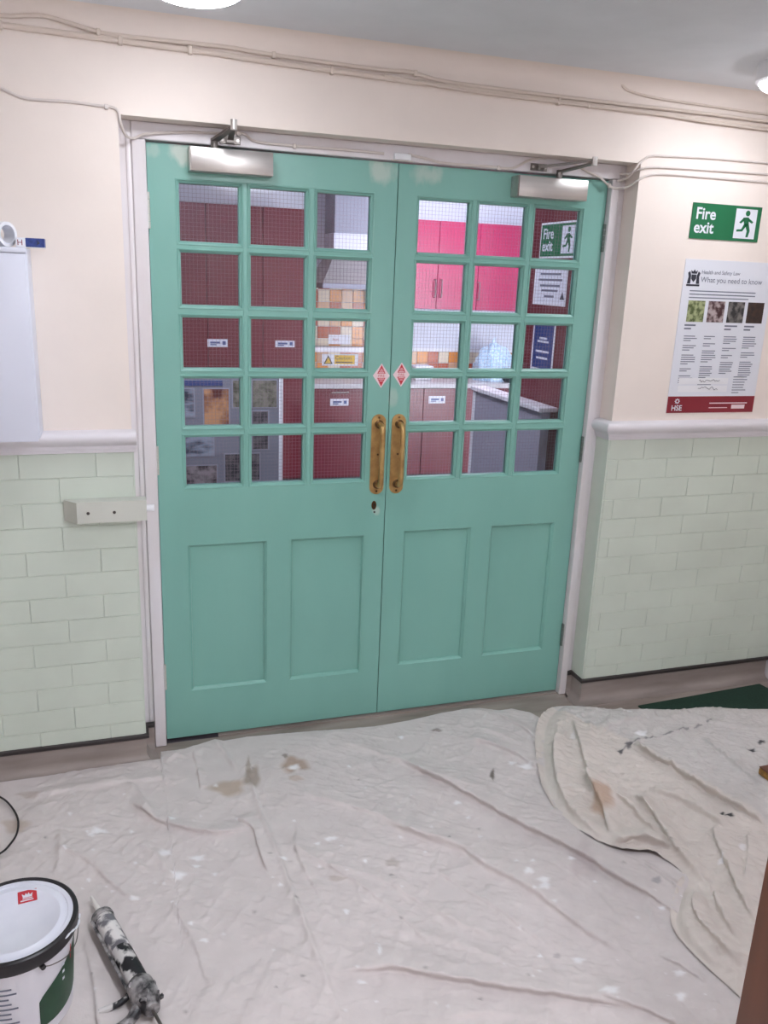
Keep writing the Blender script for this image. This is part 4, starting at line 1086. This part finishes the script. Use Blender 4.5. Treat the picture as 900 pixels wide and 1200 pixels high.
# cooker-back shelf, caution sign and note
zsh = px(402, 410, 1, 3.95)[2]
box('wall_shelf', 'white', (1.36, 2.02, 3.96, KY - .0075, zsh - .022, zsh + .022), bev=.003, label='narrow white shelf across orange tiles', cat='shelf')
c = px(399, 422, 1, 4.06); t = thing('caution_sign', (c[0], 4.06, c[2] - .05), 'white and yellow caution sign on orange tiles', 'sign')
cx, cz = c[0], c[2]; yk = KY - .0085
box('sign_plate', 'paper', (cx - .16, cx + .16, yk - .002, yk, cz - .05, cz + .05), t)
box('yellow_panel', 'yellow', (cx - .05, cx + .13, yk - .003, yk - .002, cz - .035, cz + .04), t)
MB().prism([(cx - .145, cz - .035), (cx - .065, cz - .035), (cx - .105, cz + .04)], 1, yk - .003, yk - .002).build('warning_triangle', 'ink_dark', t)
MB().prism([(cx - .13, cz - .028), (cx - .08, cz - .028), (cx - .105, cz + .024)], 1, yk - .004, yk - .003).build('triangle_field', 'yellow', t)
text('Caution', .045, 'ink_dark', (cx - .045, yk - .0035, cz + .004), (1, 0, 0), (0, 0, 1), t)
box('small_print', 'ink_dark', (cx - .04, cx + .11, yk - .0036, yk - .003, cz - .024, cz - .014), t)
c = px(398, 398, 1, 4.06); cx, cz = c[0], c[2]
t = thing('wall_note', (cx, 4.06, cz - .04), 'white note on tiles above the narrow shelf', 'note')
box('note_sheet', 'paper', (cx - .095, cx + .095, yk - .002, yk, cz - .04, cz + .04), t)
text('hot', .04, 'poster_red', (cx - .06, yk - .0022, cz - .012), (1, 0, 0), (0, 0, 1), t)
# things on the worktop
c = px(494, 428, 1, 3.75)
t = thing('storage_tub', (c[0], 3.75, .9005), 'white lidded tub on the worktop under wall units', 'tub')
MB().box(c[0] - .075, c[0] + .075, 3.68, 3.82, .9005, 1.00, .012, 3).build('tub_body', 'white', t, True)
MB().box(c[0] - .082, c[0] + .082, 3.672, 3.828, 1.00, 1.02, .006, 2).build('tub_lid', 'paper', t, True)
c = px(586, 430, 1, 3.6)
t = thing('plastic_bag', (c[0], 3.65, .9005), 'crumpled pale blue plastic bag with dark inside, on worktop', 'bag')
b = bmesh.new(); bmesh.ops.create_icosphere(b, subdivisions=4, radius=1)
for v in b.verts:
    q = v.co.copy(); n_ = 1 + .06 * math.sin(9 * q.x + 5 * q.z) * math.cos(7 * q.y + 3 * q.z) + .03 * math.sin(23 * q.z + 11 * q.x)
    v.co = (c[0] + q.x * .185 * n_, 3.72 + q.y * .16 * n_, .9005 + max(0, q.z + .25) * .25 * n_)
MB().bm(b).build('bag_skin', 'bag', t, True)
MB().tube(smooth_path([(c[0] - .02, 3.70, 1.20), (c[0] - .03, 3.70, 1.235), (c[0] - .012, 3.70, 1.262)], 3), [.03, .024, .018, .014, .011, .008, .004], 8).build('knot', 'bag', t, True)
MB().lathe([(.0, .0), (.06, 0), (.14, .10), (.135, .10), (.055, .006), (0, .006)], (c[0] + .09, 3.585, .9006), 32).build('dark_bag_inside', 'dark_bag', t, True)  # bowl shape stands in for the dark inside of the bag

# display board on legs
yb0 = 1.25; xr = px(331, 500, 1, yb0)[0]; zt_ = px(270, 440, 1, yb0)[2]
t = thing('display_board', (-.1, yb0, 0), 'grey felt display board with pinned photographs', 'display board')
xl2 = xr - 1.15
box('felt_panel', 'board_grey', (xl2, xr - .016, yb0, yb0 + .02, .35, zt_), t)
for a in (xl2 - .015, xr - .018): MB().box(a, a + .020, yb0 - .003, yb0 + .023, 0, zt_ + .01, .003).build('upright', 'white', t, True)
MB().box(xl2, xr, yb0 - .003, yb0 + .023, zt_, zt_ + .012).build('top_rail', 'white', t)
MB().box(xl2, xr, yb0 - .003, yb0 + .023, .338, .35).build('bottom_rail', 'white', t)
for a in (xl2 - .015, xr - .018): MB().box(a, a + .02, yb0 - .18, yb0 + .20, 0, .02, .004).build('foot', 'white', t, True)
for (xa, ya, xb, yb_, m_) in ((239, 456, 268, 497, 'ph_sun'), (273, 446, 292, 477, 'ph_tree'), (296, 446, 324, 477, 'ph_tree'), (296, 482, 314, 526, 'ph_mono'), (264, 532, 304, 563, 'ph_mono'), (205, 512, 250, 534, 'ph_sea'), (205, 546, 254, 570, 'ph_wreck'), (205, 456, 227, 488, 'ph_sea'), (205, 446, 261, 452, 'navy')):
    a = px(xa, (ya + yb_) / 2, 1, yb0); b = px(xb, (ya + yb_) / 2, 1, yb0); c = px((xa + xb) / 2, ya, 1, yb0); d = px((xa + xb) / 2, yb_, 1, yb0)
    if m_ != 'navy':
        pm = box('print_mount', 'panel_grey', (a[0] - .006, b[0] + .006, yb0 - .002, yb0, d[2] - .006, min(c[2] + .006, zt_)), t)
        box('photograph', m_, (a[0], b[0], yb0 - .003, yb0 - .002, d[2], min(c[2], zt_ - .002)), t)
    else: box('title_strip', m_, (a[0], b[0], yb0 - .003, yb0, d[2], c[2]), t)

# grey screen along the counter end
t = thing('counter_screen', (1.66, .7, 0), 'grey counter screen with white edging beyond the glass', 'screen')
MB().box(1.625, 1.665, .30, .995, 0, 1.185).build('grey_panel', 'panel_grey', t)
MB().box(1.60, 1.69, .28, 1.01, 1.185, 1.205, .003).build('top_capping', 'white', t, True)
MB().box(1.618, 1.672, .995, 1.02, 0, 1.185, .003).build('end_post', 'white', t, True)

# notices on the stub wall (facing -x)
exit_sign((1.70, .572, 1.832), (0, -1, 0), (0, 0, 1), .305, .132, 'framed fire exit sign on maroon wall beyond the glass', 'white')
def notice(name, y0, y1, z0, z1, m, label, pm, rows):
    t = thing(name, (1.70, (y0 + y1) / 2, z0), label, 'notice')
    box('notice_frame', 'white', (1.697, 1.6995, y0, y1, z0, z1), t)
    box('notice_sheet', m, (1.6962, 1.697, y0 + .012, y1 - .012, z0 + .012, z1 - .012), t)
    pb = MB(); yc = (y0 + y1) / 2
    for (f, wd) in rows:
        z = z0 + (z1 - z0) * f; pb.box(1.6956, 1.6962, yc - wd * (y1 - y0) / 2, yc + wd * (y1 - y0) / 2, z - .0045, z + .0045)
    pb.build('print', pm, t); return t
n = notice('wall_notice', .315, .605, 1.627, 1.80, 'paper', 'white printed notice with triangle mark on maroon wall', 'ink', ((.9, .7), (.76, .62), (.62, .72), (.48, .6), (.36, .5), (.22, .3)))
MB().prism([(.345 + .022 * math.cos(a), 1.665 + .022 * math.sin(a)) for a in (PI / 2, PI * 7 / 6, PI * 11 / 6)], 0, 1.6956, 1.6962).build('triangle_mark', 'ink_dark', n)
notice('wall_notice', .375, .575, 1.34, 1.58, 'navy', 'blue printed notice in white frame on maroon wall', 'paper', ((.86, .4), (.6, .35), (.54, .5), (.36, .6), (.24, .5)))

for (x, y, lb) in ((.45, .72, 'added ceiling light panel brightening the display board, out of view'), (2.45, 2.95, 'flat ceiling light panel before the crimson wall units')):  # both panels out of view; the first is added to brighten the board
    t = thing('kitchen_light', (x, y, KC - .03), lb, 'ceiling light', 'kitchen ceiling light panels')
    MB().box(x - .32, x + .32, y - .32, y + .32, KC - .03, KC - .0005, .003).build('light_housing', 'white', t, True)
    box('light_diffuser', 'kpanel', (x - .29, x + .29, y - .29, y + .29, KC - .034, KC - .0302), t)
